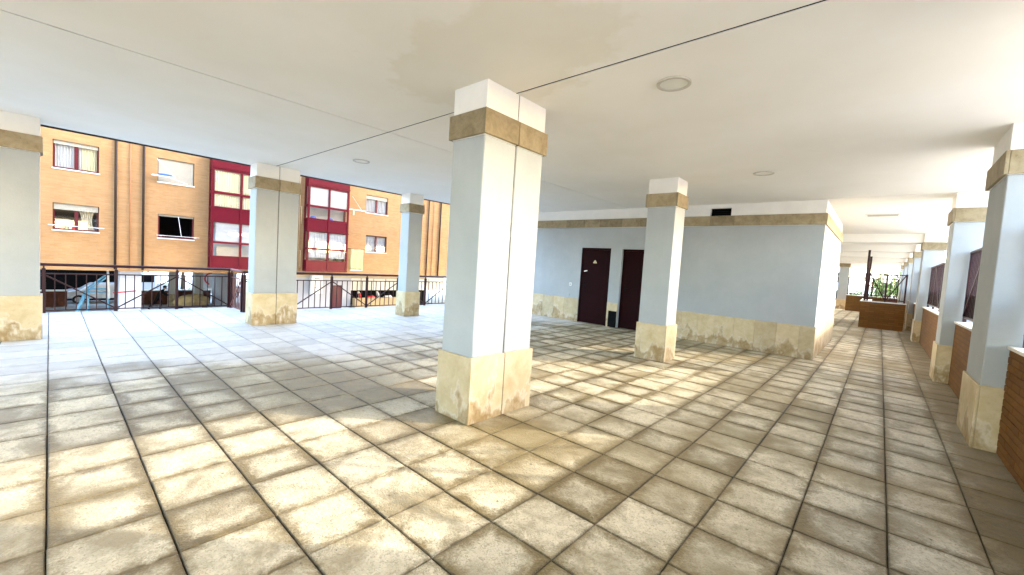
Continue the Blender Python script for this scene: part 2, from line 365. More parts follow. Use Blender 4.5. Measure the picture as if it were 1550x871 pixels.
for i in range(-23, 115):
    for q in range(-24, 9):
        xc = TX + (q + 0.5) * TS; yc = TY + (i + 0.5) * TS
        x0, x1, y0, y1 = xc - TS / 2, xc + TS / 2, yc - TS / 2, yc + TS / 2
        xmin = -11.1 if yc < 2.76 else -10.14
        if x1 < xmin + 0.05 or x0 > 0.95: continue
        x0 = max(x0, xmin); x1 = min(x1, 1.1)
        pts = [project((x, y, 0)) for x, y in ((x0, y0), (x1, y0), (x1, y1), (x0, y1))]
        area = 0
        if all(pts) and any(0 <= a[0] <= 1 and 0 <= a[1] <= 1 for a in pts):
            area = abs(sum(pts[k][0] * pts[(k + 1) % 4][1] - pts[(k + 1) % 4][0] * pts[k][1] for k in range(4))) / 2
        full = (x1 - x0) > TS - 0.001
        cells.append((area if full else 0, xc, yc, x0, x1, y0, y1))
cells.sort(key=lambda c: -c[0])
rng = random.Random(3)
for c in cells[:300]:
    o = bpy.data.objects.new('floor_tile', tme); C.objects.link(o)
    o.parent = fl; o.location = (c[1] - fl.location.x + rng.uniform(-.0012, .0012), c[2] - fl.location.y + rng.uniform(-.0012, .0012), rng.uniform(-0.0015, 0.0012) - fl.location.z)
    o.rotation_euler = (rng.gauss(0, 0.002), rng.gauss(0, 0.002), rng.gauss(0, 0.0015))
vs, fs, rects, rv = [], [], [], []
for c in cells[300:]:
    v, f = tile_geo(c[3] + 0.0022, c[4] - 0.0022, c[5] + 0.0032, c[6] - 0.0032, rng.uniform(-0.0015, 0.001)); k = len(vs)
    vs += v; fs += [tuple(k + a for a in q) for q in f]; rects.append((c[3] + G, c[4] - G, c[5] + G, c[6] - G)); rv += [rng.random()] * 12
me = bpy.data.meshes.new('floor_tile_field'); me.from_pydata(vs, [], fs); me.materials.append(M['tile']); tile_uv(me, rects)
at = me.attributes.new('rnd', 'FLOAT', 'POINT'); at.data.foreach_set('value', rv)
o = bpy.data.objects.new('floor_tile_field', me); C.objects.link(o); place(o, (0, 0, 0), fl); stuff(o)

# ceiling: slab, render panels with open movement joints, downstand beams
CX0, CX1 = -8.75, 1.40
ce = MB((-4, 10, CEIL)).box(CX0, CX1, -9.0, 46.0, CEIL + 0.06, CEIL + 0.30).build('ceiling', 'interior_dark'); struct(ce)
JX, JY, JY3 = -4.585, 2.735, 9.09
def panel(x0, x1, y0, y1): MB((x0, y0, CEIL)).box(x0, x1, y0, y1, CEIL, CEIL + 0.058).build('ceiling_panel', 'soffit', ce)
panel(CX0 + 0.03, JX - 0.008, -9, JY - 0.011); panel(JX + 0.008, CX1, -9, JY - 0.011)
panel(CX0 + 0.03, JX - 0.007, JY + 0.011, 46.0); panel(JX + 0.007, CX1, JY + 0.011, JY3 - 0.012); panel(JX + 0.007, CX1, JY3 + 0.012, 46.0)
def strip(x0, x1, y0, y1): MB((x0, y0, CEIL)).box(x0, x1, y0, y1, CEIL + 0.005, CEIL + 0.05).build('joint_strip', 'interior_dark', ce)
strip(JX - 0.0065, JX + 0.0065, -8.9, 45.9); strip(CX0 + 0.04, JX - 0.0068, JY - 0.0105, JY + 0.0105); strip(JX + 0.0068, CX1 - 0.01, JY - 0.0105, JY + 0.0105); strip(JX + 0.0068, CX1 - 0.01, JY3 - 0.0115, JY3 + 0.0115)
MB((CX0, 10, CEIL)).box(CX0 - 0.012, CX0 + 0.028, -9, 46, CEIL - 0.02, CEIL + 0.06).build('drip_edge', 'dark_pipe', ce)
for y in (15.42, 19.35, 23.1, 26.9, 30.7, 34.5):
    MB((-4, y, CEIL)).box(-8.6, 1.16, y, y + 0.45, 2.645, CEIL - 0.001).build('beam', 'soffit', ce)
rw = MB((-4, -6.1, 0)).box(CX0 + 0.4, -5.2, -6.2, -6.0, -0.012, CEIL - 0.001).build('added_shade_wall', 'paint_blue'); struct(rw)  # unseen wall added behind the camera to darken the faces turned to it
up = MB((-3.7, 12, CEIL + 0.3)).box(CX0, CX1, -9, 46, CEIL + 0.302, 17.0).build('upper_storeys', 'facade_brick'); struct(up)

# ================================================================== PILLARS
def pillar(x0, x1, y0, y1, label, joint=None, group='pillars of the arcade'):
    cx, cy = (x0 + x1) / 2, (y0 + y1) / 2
    t = thing('pillar', (cx, cy, 0), label, 'pillar', group)
    s = 0.022                                    # shaft stands behind the stone faces
    segs = [(y0, y1)] if joint is None else [(y0, joint - 0.0045), (joint + 0.0045, y1)]
    for k, (a, b) in enumerate(segs):
        ia = s if k == 0 else 0; ib = s if k == len(segs) - 1 else 0
        MB((cx, (a + b) / 2, 0)).box(x0 + s, x1 - s, a + ia, b - ib, 0, 2.44).build('shaft', 'paint_blue', t, 0.007)
        MB((cx, (a + b) / 2, 2.64)).box(x0 + s - 0.004, x1 - s + 0.004, a + (ia and ia - 0.004), b - (ib and ib - 0.004), 2.441, CEIL).build('capital', 'paint_white', t, 0.003)
        for name, mat, z0, z1, e in (('plinth_slab', 'travertine', 0, 0.575, 0.0), ('band_stone', 'band_stone', 2.445, 2.650, 0.006)):
            q = 0.0015
            MB((x1, (a + b) / 2, z0)).box(x1 - s + q, x1 + e, a - (e if ia else 0), b + (e if ib else 0), z0, z1).build(name, mat, t, 0.003)
            MB((x0, (a + b) / 2, z0)).box(x0 - e, x0 + s - q, a - (e if ia else 0), b + (e if ib else 0), z0, z1).build(name, mat, t, 0.003)
            if ia: MB((cx, a, z0)).box(x0 + s, x1 - s, a - e, a + s - q, z0, z1).build(name, mat, t, 0.003)
            if ib: MB((cx, b, z0)).box(x0 + s, x1 - s, b - s + q, b + e, z0, z1).build(name, mat, t, 0.003)
    if joint is not None:
        rr = random.Random(5); m = MB((x1, joint, 0)); zz = 0.0
        while zz < CEIL - 0.05:                  # ragged old sealant in the joint
            z2 = min([v_ for v_ in (0.575, 2.44, 2.65, CEIL) if v_ > zz + 0.001] + [zz + rr.uniform(0.05, 0.2)]); d = (0.003 if zz < 0.56 else 0.0245 if zz < 2.43 else 0.0 if zz < 2.64 else 0.021) + rr.uniform(0.0, 0.004)
            m.box(x0 + d, x1 - d, joint - 0.004, joint + 0.004, zz, z2); zz = z2
        m.build('joint_filler', 'sealant', t)
    return t
pillar(-2.95, -2.50, 2.36, 3.18, 'large pale blue double pillar with open joint standing alone in mid floor', 2.775)
pillar(-2.93, -2.43, 6.42, 6.87, 'square pale blue pillar in front of the dark doors')
pillar(-8.62, -8.24, -0.55, -0.065, 'pale pillar at the terrace edge before the plain brick facade end with four windows')
pillar(-8.66, -8.28, 2.40, 3.16, 'double pillar with centre joint at the railing corner between the two red bay windows', 2.79)
pillar(-8.66, -8.28, 5.56, 5.98, 'slim pillar at the terrace edge beside the towel hung facade windows')
pillar(0.72, 1.16, 2.40, 3.20, 'double pillar of the brick parapet side before its first brick bay', 2.80)
pillar(0.72, 1.16, 5.55, 6.40, 'blue shaded pillar beside the bare brick end of the parapet, largest of the corridor row')
pillar(0.72, 1.16, 9.05, 9.65, 'corridor row pillar level with the front wall of the service room')
pillar(0.74, 1.18, 15.30, 15.95, 'corridor row pillar just before the brown brick stair box')
for y in (19.2, 22.95, 26.75, 30.55):
    pillar(0.74, 1.18, y, y + 0.5, 'far corridor row pillar beyond the brown brick stair box')
pillar(-1.87, -1.38, 30.6, 31.05, 'far pillar standing beside the distant low brick planter')

# ================================================================== SERVICE ROOM
RY, RX = 9.20, -0.82
rm = thing('service_room', (-4.5, 11.2, 0), 'pale blue service room block with dark doors and stone skirting', 'room')
X0 = -8.45
DOORS = [(-5.83, -5.00, 1.93), (-4.71, -3.88, 1.92)]
w = MB((-4.5, RY, 0)); xs = [X0] + [v for d in DOORS for v in d[:2]] + [RX]
for k in range(0, len(xs), 2): w.box(xs[k], xs[k + 1], RY, RY + 0.16, 0, 2.44)
for d in DOORS: w.box(d[0], d[1], RY, RY + 0.16, d[2], 2.44)
w.build('wall', 'paint_blue', rm)
MB((RX, 11, 0)).box(RX - 0.16, RX, RY + 0.161, 13.17, 0, 2.44).build('wall', 'paint_blue', rm)
MB((-4.5, 13, 0)).box(X0, RX - 0.161, 13.0, 13.17, 0, 2.44).box(X0, X0 + 0.15, RY + 0.161, 12.999, 0, 2.44).build('wall', 'paint_blue', rm)
VX0, VX1 = -2.775, -2.375
fz = MB((-4.5, RY, 2.44)); fz.box(X0, VX0, RY + 0.004, RY + 0.15, 2.441, CEIL).box(VX1, RX - 0.004, RY + 0.004, RY + 0.15, 2.441, CEIL)
fz.box(VX0, VX1, RY + 0.004, RY + 0.15, 2.441, 2.652).box(VX0, VX1, RY + 0.004, RY + 0.15, 2.81, CEIL); fz.build('frieze', 'paint_white', rm)
MB((RX, 11, 2.44)).box(RX - 0.15, RX - 0.004, RY + 0.151, 13.17, 2.441, CEIL).build('frieze', 'paint_white', rm)
v = MB(((VX0 + VX1) / 2, RY, 2.65)).box(VX0, VX1, RY + 0.10, RY + 0.11, 2.652, 2.81).build('vent_opening', 'black', rm)
for k in range(4): MB((VX0, RY, 2.66 + k * 0.04)).bar((VX0, RY + 0.07, 2.672 + k * 0.038), (VX1, RY + 0.07, 2.672 + k * 0.038), 0.03, 0.004).build('louvre', 'black', v)
rr = random.Random(11)
def run(axis, a, b, fixed, name, mat, z0, z1, e, wmin, wmax, skip=()):
    x = a
    while x < b - 0.02:
        x2 = x + rr.uniform(wmin, wmax)
        if b - x2 < wmin * 0.6: x2 = b
        for s0, s1 in skip:
            if x < s0 < x2: x2 = s0
        inside = any(s0 - 0.001 <= x < s1 - 0.001 for s0, s1 in skip)
        if inside:
            x = [s1 for s0, s1 in skip if s0 - 0.001 <= x < s1][0]; continue
        j = 0.0012; d = rr.uniform(-0.0015, 0.0015)
        if axis == 'x': MB(((x + x2) / 2, fixed, z0)).box(x + j, x2 - j, fixed - e + d, fixed - 0.001, z0, z1).build(name, mat, rm, 0.002)
        else: MB((fixed, (x + x2) / 2, z0)).box(fixed + 0.001, fixed + e + d, x + j, x2 - j, z0, z1).build(name, mat, rm, 0.002)
        x = x2
sk = [(d[0] - 0.005, d[1] + 0.005) for d in DOORS]
run('x', X0, RX + 0.018, RY, 'plinth_slab', 'travertine', 0, 0.60, 0.018, 0.33, 0.40, sk)
run('y', RY + 0.001, 13.17, RX, 'plinth_slab', 'travertine', 0, 0.60, 0.018, 0.5, 0.7)
run('x', X0, RX + 0.022, RY, 'band_stone', 'band_stone', 2.445, 2.648, 0.022, 0.42, 0.62)
run('y', RY + 0.001, 13.17, RX, 'band_stone', 'band_stone', 2.445, 2.648, 0.022, 0.5, 0.7)
for k, (a, b, hh) in enumerate(DOORS):
    yd = RY + (0.012 if k == 0 else 0.10)
    d = MB(((a + b) / 2, yd, 0)).box(a + 0.045, b - 0.045, yd, yd + 0.04, 0.008, hh - 0.045).build('door', 'door_red', rm, 0.003)
    MB((a, yd, 0)).box(a, a + 0.042, yd - 0.012, yd + 0.05, 0, hh).box(b - 0.042, b, yd - 0.012, yd + 0.05, 0, hh).box(a + 0.0421, b - 0.0421, yd - 0.012, yd + 0.05, hh - 0.042, hh).build('door_frame', 'door_red', d)
    MB((a + 0.12, yd, 1.0)).tube([(a + 0.11, yd, 0.98), (a + 0.11, yd - 0.045, 0.98), (a + 0.21, yd - 0.05, 0.98)], 0.009, 8).box(a + 0.09, a + 0.13, yd - 0.006, yd - 0.0005, 0.90, 1.06).build('handle', 'black', d)
    if k == 0:
        MB((a + 0.14, yd, 1.33)).bar((a + 0.10, yd - 0.005, 1.325), (a + 0.19, yd - 0.005, 1.345), 0.012, 0.022).build('lock_plate', 'white_metal', d)
        m = MB((a + 0.40, yd, 1.55))               # little triangular warning plate: outline and foot bar
        tx, tz = a + 0.40, 1.555
        m.bar((tx - 0.042, yd - 0.006, tz), (tx, yd - 0.006, tz + 0.062), 0.006, 0.012).bar((tx + 0.042, yd - 0.006, tz), (tx, yd - 0.006, tz + 0.062), 0.006, 0.012)
        m.bar((tx - 0.05, yd - 0.006, tz - 0.002), (tx + 0.05, yd - 0.006, tz - 0.002), 0.006, 0.016).bar((tx, yd - 0.006, tz + 0.012), (tx, yd - 0.006, tz + 0.04), 0.006, 0.012)
        m.build('warning_plate', 'brass', d)
MB((-4.8, RY, 0)).box(-4.93, -4.716, RY - 0.045, RY - 0.020, 0.004, 0.40).build('meter_hatch', 'interior_dark', rm, 0.003)
sw = MB((-6.11, RY, 0.96)).box(-6.145, -6.075, RY - 0.022, RY - 0.001, 0.92, 1.0).build('switch_plate', 'white_metal', rm, 0.004)
MB((-6.11, RY, 0.96)).box(-6.122, -6.098, RY - 0.030, RY - 0.023, 0.945, 0.972).build('switch_button', 'black', sw)
MB((-6.13, RY, 0.67)).box(-6.14, -6.12, RY - 0.012, RY - 0.001, 0.645, 0.70).build('bracket', 'concrete', rm)

# ================================================================== CEILING FITTINGS
for x, y, lab in ((-1.34, 3.26, 'round recessed ceiling light beside the dark ceiling joint and double pillar'), (-1.35, 6.66, 'round recessed ceiling light between the square pillar and corridor row'),
                  (-6.36, 3.33, 'round recessed ceiling light near the terrace side double pillar')):
    t = thing('ceiling_light', (x, y, CEIL), lab, 'ceiling light', 'round lights in the arcade ceiling')
    MB((x, y, CEIL)).disc((x, y, CEIL - 0.014), 0.128, 0.0135, 36, 0.104).build('trim_ring', 'trim_grey', t)
    MB((x, y, CEIL)).disc((x, y, CEIL - 0.006), 0.1035, 0.005, 36).build('diffuser', 'opal', t)
t = thing('ceiling_vent', (-0.09, 11.4, CEIL), 'flat rectangular grille in the corridor ceiling', 'vent')
m = MB((-0.09, 11.4, CEIL)); m.box(-0.36, 0.18, 11.2, 11.23, CEIL - 0.02, CEIL - 0.001).box(-0.36, 0.18, 11.57, 11.6, CEIL - 0.02, CEIL - 0.001).box(-0.36, -0.33, 11.231, 11.569, CEIL - 0.02, CEIL - 0.001).box(0.15, 0.18, 11.231, 11.569, CEIL - 0.02, CEIL - 0.001)
m.build('vent_frame', 'white_stone', t)
for k in range(7): MB((-0.09, 11.26 + k * 0.046, CEIL)).box(-0.328, 0.148, 11.245 + k * 0.046, 11.272 + k * 0.046, CEIL - 0.014, CEIL - 0.004).build('slat', 'concrete', t)

# ================================================================== BRICK PARAPETS AND RAILINGS (right side)
def railing_bars(t, a, b, z0, z1, sp, mat, w=0.013):
    a, b = Vector(a), Vector(b); L = (b - a).length; n = max(2, int(L / sp))
    for k in range(1, n):
        p = a.lerp(b, k / n)
        MB((p.x, p.y, z0)).bar((p.x, p.y, z0), (p.x, p.y, z1), w).build('bar', mat, t)
PX0, PX1 = 0.885, 1.20
BAYS = [(-6.0, 2.40), (3.20, 5.55), (6.40, 9.05), (9.65, 15.30), (15.95, 19.2), (19.7, 22.95), (23.45, 26.75), (27.25, 30.55)]
BL = ['beside the blue shaded pillar with bare bricks in view', 'before the pillar level with the room front', 'before the brick stair box']
bme = None
for k, (y0, y1) in enumerate(BAYS):
    lab = {0: 'brown brick parapet with pale coping behind the first double pillar', 1: 'brown brick parapet whose single bricks show, beside the largest corridor pillar',
           2: 'brown brick parapet bay ending at the pillar level with the room front', 3: 'long brown brick parapet bay ending at the pillar before the stair box'}.get(k, 'far brown brick parapet bay beyond the pillar at the stair box')
    t = thing('parapet_wall', ((PX0 + PX1) / 2, (y0 + y1) / 2, 0), lab, 'wall', 'brick parapet bays')
    if k == 1:
        MB((1.04, (y0 + y1) / 2, 0)).box(PX0 + 0.001, PX1, y0, y1, 0, 0.925).build('core', 'mortar', t)
        bw, bh = 0.243, 0.055; mb = MB((0, 0, 0)).box(-0.012, 0.012, -bw / 2, bw / 2, -bh / 2, bh / 2); bme = mb.mesh('brick', 'loose_brick', 0.003)
        hme = MB((0, 0, 0)).box(-0.012, 0.012, -bw / 4 + 0.002, bw / 4 - 0.002, -bh / 2, bh / 2).mesh('brick', 'loose_brick', 0.003)
        br = random.Random(2)
        for c in range(15):
            z = 0.032 + c * 0.0617; y = y1 - 0.125 - (0.0 if c % 2 == 0 else 0.125)
            if c % 2:
                o = bpy.data.objects.new('brick', hme); C.objects.link(o); place(o, (PX0 + 0.006 + br.uniform(-.002, .002), y1 - 0.062, z), t)
            while y - 0.12 > y0:
                o = bpy.data.objects.new('brick', bme); C.objects.link(o); place(o, (PX0 + 0.006 + br.uniform(-.002, .002), y, z), t)
                o.rotation_euler = (br.gauss(0, 0.004), 0, br.gauss(0, 0.004)); y -= 0.25
    else:
        MB((1.04, (y0 + y1) / 2, 0)).box(PX0, PX1, y0, y1, 0, 0.925).build('brickwork', 'brown_brick', t)
    MB((1.04, (y0 + y1) / 2, 0.925)).box(PX0 - 0.02, PX1 + 0.03, y0 + 0.002, y1 - 0.002, 0.926, 0.955).build('coping', 'white_stone', t, 0.004)
    rl = thing('railing', (0.965, (y0 + y1) / 2, 0.956), lab.replace('brown brick parapet', 'dark red steel railing on the parapet').replace('with pale coping ', '').replace('whose single bricks show, ', '').replace(' bay', ''), 'railing', 'railings on the parapet')
    X = 0.965
    for z, w_ in ((1.03, 0.035), (1.98, 0.045)): MB((X, (y0 + y1) / 2, z)).bar((X, y0 + 0.015, z), (X, y1 - 0.015, z), w_, 0.03).build('rail', 'maroon', rl)
    MB((X, (y0 + y1) / 2, 1.2)).box(X + 0.009, X + 0.013, y0 + 0.06, y1 - 0.06, 1.05, 1.36).build('sun_block_panel', 'maroon', rl)  # low sheet added to keep sun stripes off the near floor
    n = max(1, round((y1 - y0) / 1.3)); L = (y1 - y0) / n
    for j in range(n + 1):
        y = min(max(y0 + j * L, y0 + 0.04), y1 - 0.04)
        MB((X, y, 0.956)).box(X - 0.02, X + 0.02, y - 0.02, y + 0.02, 0.956, 2.0).build('post', 'maroon', rl)
    for j in range(n):
        a, b = y0 + j * L + 0.05, y0 + (j + 1) * L - 0.05
        if k < 5: railing_bars(rl, (X, a - 0.05, 0), (X, b + 0.05, 0), 1.03, 1.98, 0.12, 'maroon')
        za, zb = (1.05, 1.96) if j % 2 == 0 else (1.96, 1.05)
        MB((X - 0.02, (a + b) / 2, 1.5)).bar((X - 0.02, a, za), (X - 0.02, b, zb), 0.014, 0.03).build('diagonal_brace', 'maroon', rl)

# stair box at the corridor end with railing and two tall posts
t = thing('stair_box', (0.12, 19.0, 0), 'brown brick box wall round the stairwell across the corridor', 'wall')
m = MB((0.12, 19.0, 0)).box(-0.46, 0.66, 18.46, 18.72, 0, 0.88).box(-0.46, -0.22, 18.721, 21.6, 0, 0.88); m.build('brickwork', 'brown_brick', t)
MB((0.12, 18.6, 0.88)).box(-0.48, 0.68, 18.44, 18.74, 0.881, 0.91).box(-0.48, -0.20, 18.741, 21.6, 0.881, 0.91).build('coping', 'white_stone', t)
rl = thing('railing', (0.1, 18.6, 0.91), 'dark railing with crossed braces on top of the brick stair box', 'railing')
for z in (0.98, 1.83): MB((0.1, 18.6, z)).bar((-0.30, 18.6, z), (0.62, 18.6, z), 0.03).build('rail', 'maroon', rl)
for x in (-0.30, 0.15, 0.62): MB((x, 18.6, 0.911)).box(x - 0.022, x + 0.022, 18.58, 18.62, 0.911, 1.86).build('post', 'maroon', rl)
railing_bars(rl, (-0.30, 18.6, 0), (0.15, 18.6, 0), 0.98, 1.83, 0.1, 'maroon'); railing_bars(rl, (0.15, 18.6, 0), (0.62, 18.6, 0), 0.98, 1.83, 0.1, 'maroon')
MB((0, 18.56, 1.4)).bar((-0.28, 18.575, 1.82), (0.13, 18.575, 0.99), 0.02, 0.03).build('diagonal_brace', 'maroon', rl)
MB((0.4, 18.56, 1.4)).bar((0.17, 18.575, 0.99), (0.60, 18.575, 1.82), 0.02, 0.03).build('diagonal_brace', 'maroon', rl)
for x, y, zt, lab in ((-0.37, 18.52, 2.63, 'tall dark steel post rising from the stair box corner'), (-0.34, 20.4, 2.52, 'second tall steel post behind the stair box corner')):
    t = thing('steel_post', (x, y, 0.912), lab, 'post')
    MB((x, y, 0.912)).box(x - 0.032, x + 0.032, y - 0.032, y + 0.032, 0.925, zt).build('shaft', 'maroon', t); MB((x, y, 0.912)).box(x - 0.06, x + 0.06, y - 0.06, y + 0.06, 0.912, 0.924).build('base_plate', 'maroon', t)
# far planter with railing at the arcade end
t = thing('brick_planter', (-0.5, 29.7, 0), 'distant low brown brick planter beside the far pillar', 'planter')
MB((-0.5, 29.7, 0)).box(-1.37, 0.72, 29.5, 29.76, 0, 0.85).build('brickwork', 'brown_brick', t); MB((-0.5, 29.7, 0.85)).box(-1.39, 0.74, 29.48, 29.78, 0.851, 0.88).build('coping', 'white_stone', t)
rl = thing('railing', (-0.4, 29.63, 0.88), 'thin dark railing on the distant low brick planter', 'railing')
for z in (0.95, 1.85): MB((-0.4, 29.63, z)).bar((-1.33, 29.63, z), (0.68, 29.63, z), 0.035).build('rail', 'maroon', rl)
for x in (-1.33, -0.33, 0.68): MB((x, 29.63, 0.881)).box(x - 0.025, x + 0.025, 29.605, 29.655, 0.881, 1.88).build('post', 'maroon', rl)
railing_bars(rl, (-1.33, 29.63, 0), (0.68, 29.63, 0), 0.95, 1.85, 0.14, 'maroon', 0.02)

# ================================================================== TERRACE FENCE (left side)
def fence(pts, label, diag0, mat='maroon', light=None):
    t = thing('terrace_fence', pts[0], label, 'fence', 'terrace edge fence runs')
    for a, b in zip(pts[:-1], pts[1:]):
        a, b = Vector(a), Vector(b)
        d = (b - a).normalized()
        for p in ([a, b] if a == Vector(pts[0]) else [b]):
            MB(p).box(p.x - 0.024, p.x + 0.024, p.y - 0.024, p.y + 0.024, 0.0, 0.80).build('post', mat, t)
            MB(p).box(p.x - 0.012, p.x + 0.012, p.y - 0.012, p.y + 0.012, 0.801, 0.835).build('post_pin', mat, t)
        a2, b2 = a + d * 0.0242, b - d * 0.0242
        for z, hh in ((0.045, 0.022), (0.70, 0.022)):
            MB((a + b) / 2).bar((a2.x, a2.y, z), (b2.x, b2.y, z), 0.02, hh).build('rail', light or mat, t)
        n = 7
        for k in range(1, n):
            p = a.lerp(b, k / n); MB((p.x, p.y, 0)).bar((p.x, p.y, 0.0565), (p.x, p.y, 0.6885), 0.015).build('bar', light or mat, t)
        za, zb = (0.67, 0.07) if diag0 else (0.07, 0.67); diag0 = not diag0
        off = Vector((0.018, 0, 0)) if abs(d.y) > 0.5 else Vector((0, -0.018, 0))
        MB((a + b) / 2).bar(Vector((a2.x, a2.y, za)) + off, Vector((b2.x, b2.y, zb)) + off, 0.012, 0.024).build('diagonal_brace', light or mat, t)
    a, b = Vector(pts[0]), Vector(pts[-1]); d = (b - a).normalized()
    a, b = a - d * 0.03, b + d * 0.03
    MB((a + b) / 2).tube([(a.x, a.y, 0.862), (b.x, b.y, 0.862)], 0.027, 10).build('handrail', light or mat, t, smooth=True)
    return t
FX, FX2, FY = -10.98, -10.06, 2.74
fence([(FX, -0.07 + 0.925 * k, 0) for k in range(-3, 4)], 'dark maroon terrace fence facing the four plain facade windows', False)
fence([(FX + 0.07, FY, 0), (FX2 - 0.07, FY, 0)], 'short return of the terrace fence at the step between its two runs', False, 'maroon', 'maroon_light')
fence([(FX2, FY + 0.02 + 0.935 * k, 0) for k in range(0, 9)], 'dark maroon terrace fence facing the red bay window and hung towel', True)

# ================================================================== OPPOSITE APARTMENT BUILDING
BX = -28.0; BB = -0.18
ob = thing('apartment_building', (-34.5, 8, GND), 'orange brick apartment building with red bay windows across the lower street', 'building')
WIN = [(0.09, 1.56, 4.42, 5.66), (0.09, 1.57, 1.65, 2.85), (3.69, 5.19, 4.47, 5.67), (3.72, 5.23, 1.60, 2.82), (15.15, 16.92, 4.44, 5.70), (15.25, 16.95, 1.62, 2.82)]
ys = sorted({-26, 40} | {v for a in WIN for v in a[:2]}); zs = sorted({BB, 7.6} | {v for a in WIN for v in a[2:]})
m = MB((BX, 8, BB))
for a, b in zip(ys[:-1], ys[1:]):
    for c, d in zip(zs[:-1], zs[1:]):
        my, mz = (a + b) / 2, (c + d) / 2
        if any(w[0] < my < w[1] and w[2] < mz < w[3] for w in WIN): continue
        m.quad((BX, a, c), (BX, b, c), (BX, b, d), (BX, a, d))
for a, b, c, d in WIN:
    q = 0.16
    for P in (((BX, a, c), (BX, b, c), (BX - q, b, c), (BX - q, a, c)), ((BX, a, d), (BX, b, d), (BX - q, b, d), (BX - q, a, d)), ((BX, a, c), (BX, a, d), (BX - q, a, d), (BX - q, a, c)), ((BX, b, c), (BX, b, d), (BX - q, b, d), (BX - q, b, c))): m.quad(*P)
m.build('brick_wall', 'facade_brick', ob)
MB((-35, 8, BB)).box(-41.5, BX - 1.3, -26, 40, BB, 7.6).box(BX - 1.29, BX - 0.02, -26, 40, BB, BB + 0.25).build('body', 'concrete', ob)

def curtain(y0, y1, z0, z1, x, mat, parent, amp=0.03, waves=9, gather=0.0):
    m = MB((x, (y0 + y1) / 2, z0)); n = waves * 6; rows = 6; k = len(m.v)
    for r in range(rows + 1):
        fz = r / rows; z = z0 + (z1 - z0) * fz
        for j in range(n + 1):
            f = j / n; sq = 1 - gather * (math.sin(math.pi * min(1, (1 - fz) * 0.9))) * 0.55
            y = (y0 + y1) / 2 + (f - 0.5) * (y1 - y0) * sq
            m.v.append(Vector((x + amp * math.sin(f * waves * 2 * math.pi), y, z)))
    for r in range(rows):
        for j in range(n): m.f.append((r * (n + 1) + j, r * (n + 1) + j + 1, (r + 1) * (n + 1) + j + 1, (r + 1) * (n + 1) + j))
    return m.build('curtain', mat, parent, smooth=True)
def window(i, shutter, panes=True, inner='interior', mull=True):
    a, b, c, d = WIN[i]; x = BX - 0.10; fw = 0.07
    m = MB((x, (a + b) / 2, c)); m.box(x - 0.05, x, a, a + fw, c, d).box(x - 0.05, x, b - fw, b, c, d).box(x - 0.05, x, a + fw + .0005, b - fw - .0005, c, c + fw).box(x - 0.05, x, a + fw + .0005, b - fw - .0005, d - fw, d)
    my = (a + b) / 2
    if mull: m.box(x - 0.05, x + 0.004, my - 0.06, my + 0.06, c + fw + .0005, d - fw - .0005)
    w_ = m.build('window', 'frame_red', ob)
    if panes:
        for p, q in ((a + fw, my - 0.06), (my + 0.06, b - fw)): MB((x, (p + q) / 2, c)).box(x - 0.03, x - 0.022, p, q, c + fw, d - fw).build('pane', 'glass', w_)
    m = MB((x - 0.6, my, c)).quad((x - 1.1, a - .02, c - .02), (x - 1.1, b + .02, c - .02), (x - 1.1, b + .02, d + .02), (x - 1.1, a - .02, d + .02))
    for s in (a - .02, b + .02): m.quad((x - 1.1, s, c - .02), (x - 0.06, s, c - .02), (x - 0.06, s, d + .02), (x - 1.1, s, d + .02))
    for s in (c - .02, d + .02): m.quad((x - 1.1, a - .02, s), (x - 0.06, a - .02, s), (x - 0.06, b + .02, s), (x - 1.1, b + .02, s))
    m.build('room_interior', inner, w_)
    if shutter > 0:
        n = max(1, round(shutter / 0.06)); zt = d - 0.012
        m = MB((x + 0.03, my, d))
        for k in range(n): m.box(x + 0.012, x + 0.034, a + 0.03, b - 0.03, zt - (k + 1) * shutter / n + 0.006, zt - k * shutter / n)
        m.build('roller_shutter', 'shutter', w_)
    MB((BX, my, c)).box(BX - 0.1, BX + 0.04, a - 0.03, b + 0.03, c - 0.05, c - 0.002).build('sill', 'white_stone', w_)
    return w_
w1 = window(0, 0.16, inner='interior'); curtain(0.14, 1.0, 4.46, 5.55, BX - 0.185, 'curtain', w1); curtain(1.0, 1.5, 4.46, 5.55, BX - 0.185, 'curtain_yellow', w1, waves=5)
w2 = window(1, 0.27, inner='interior'); curtain(0.86, 1.48, 1.72, 2.7, BX - 0.185, 'curtain_cream', w2, waves=6, gather=0.8)
w3 = window(2, 1.18); w4 = window(3, 0.09, panes=False, inner='interior_dark', mull=False)
w5 = window(4, 0.26); curtain(15.22, 16.85, 4.5, 5.6, BX - 0.185, 'curtain', w5, waves=14)
w6 = window(5, 0.0); curtain(15.3, 16.9, 1.68, 2.78, BX - 0.185, 'curtain', w6, waves=14)

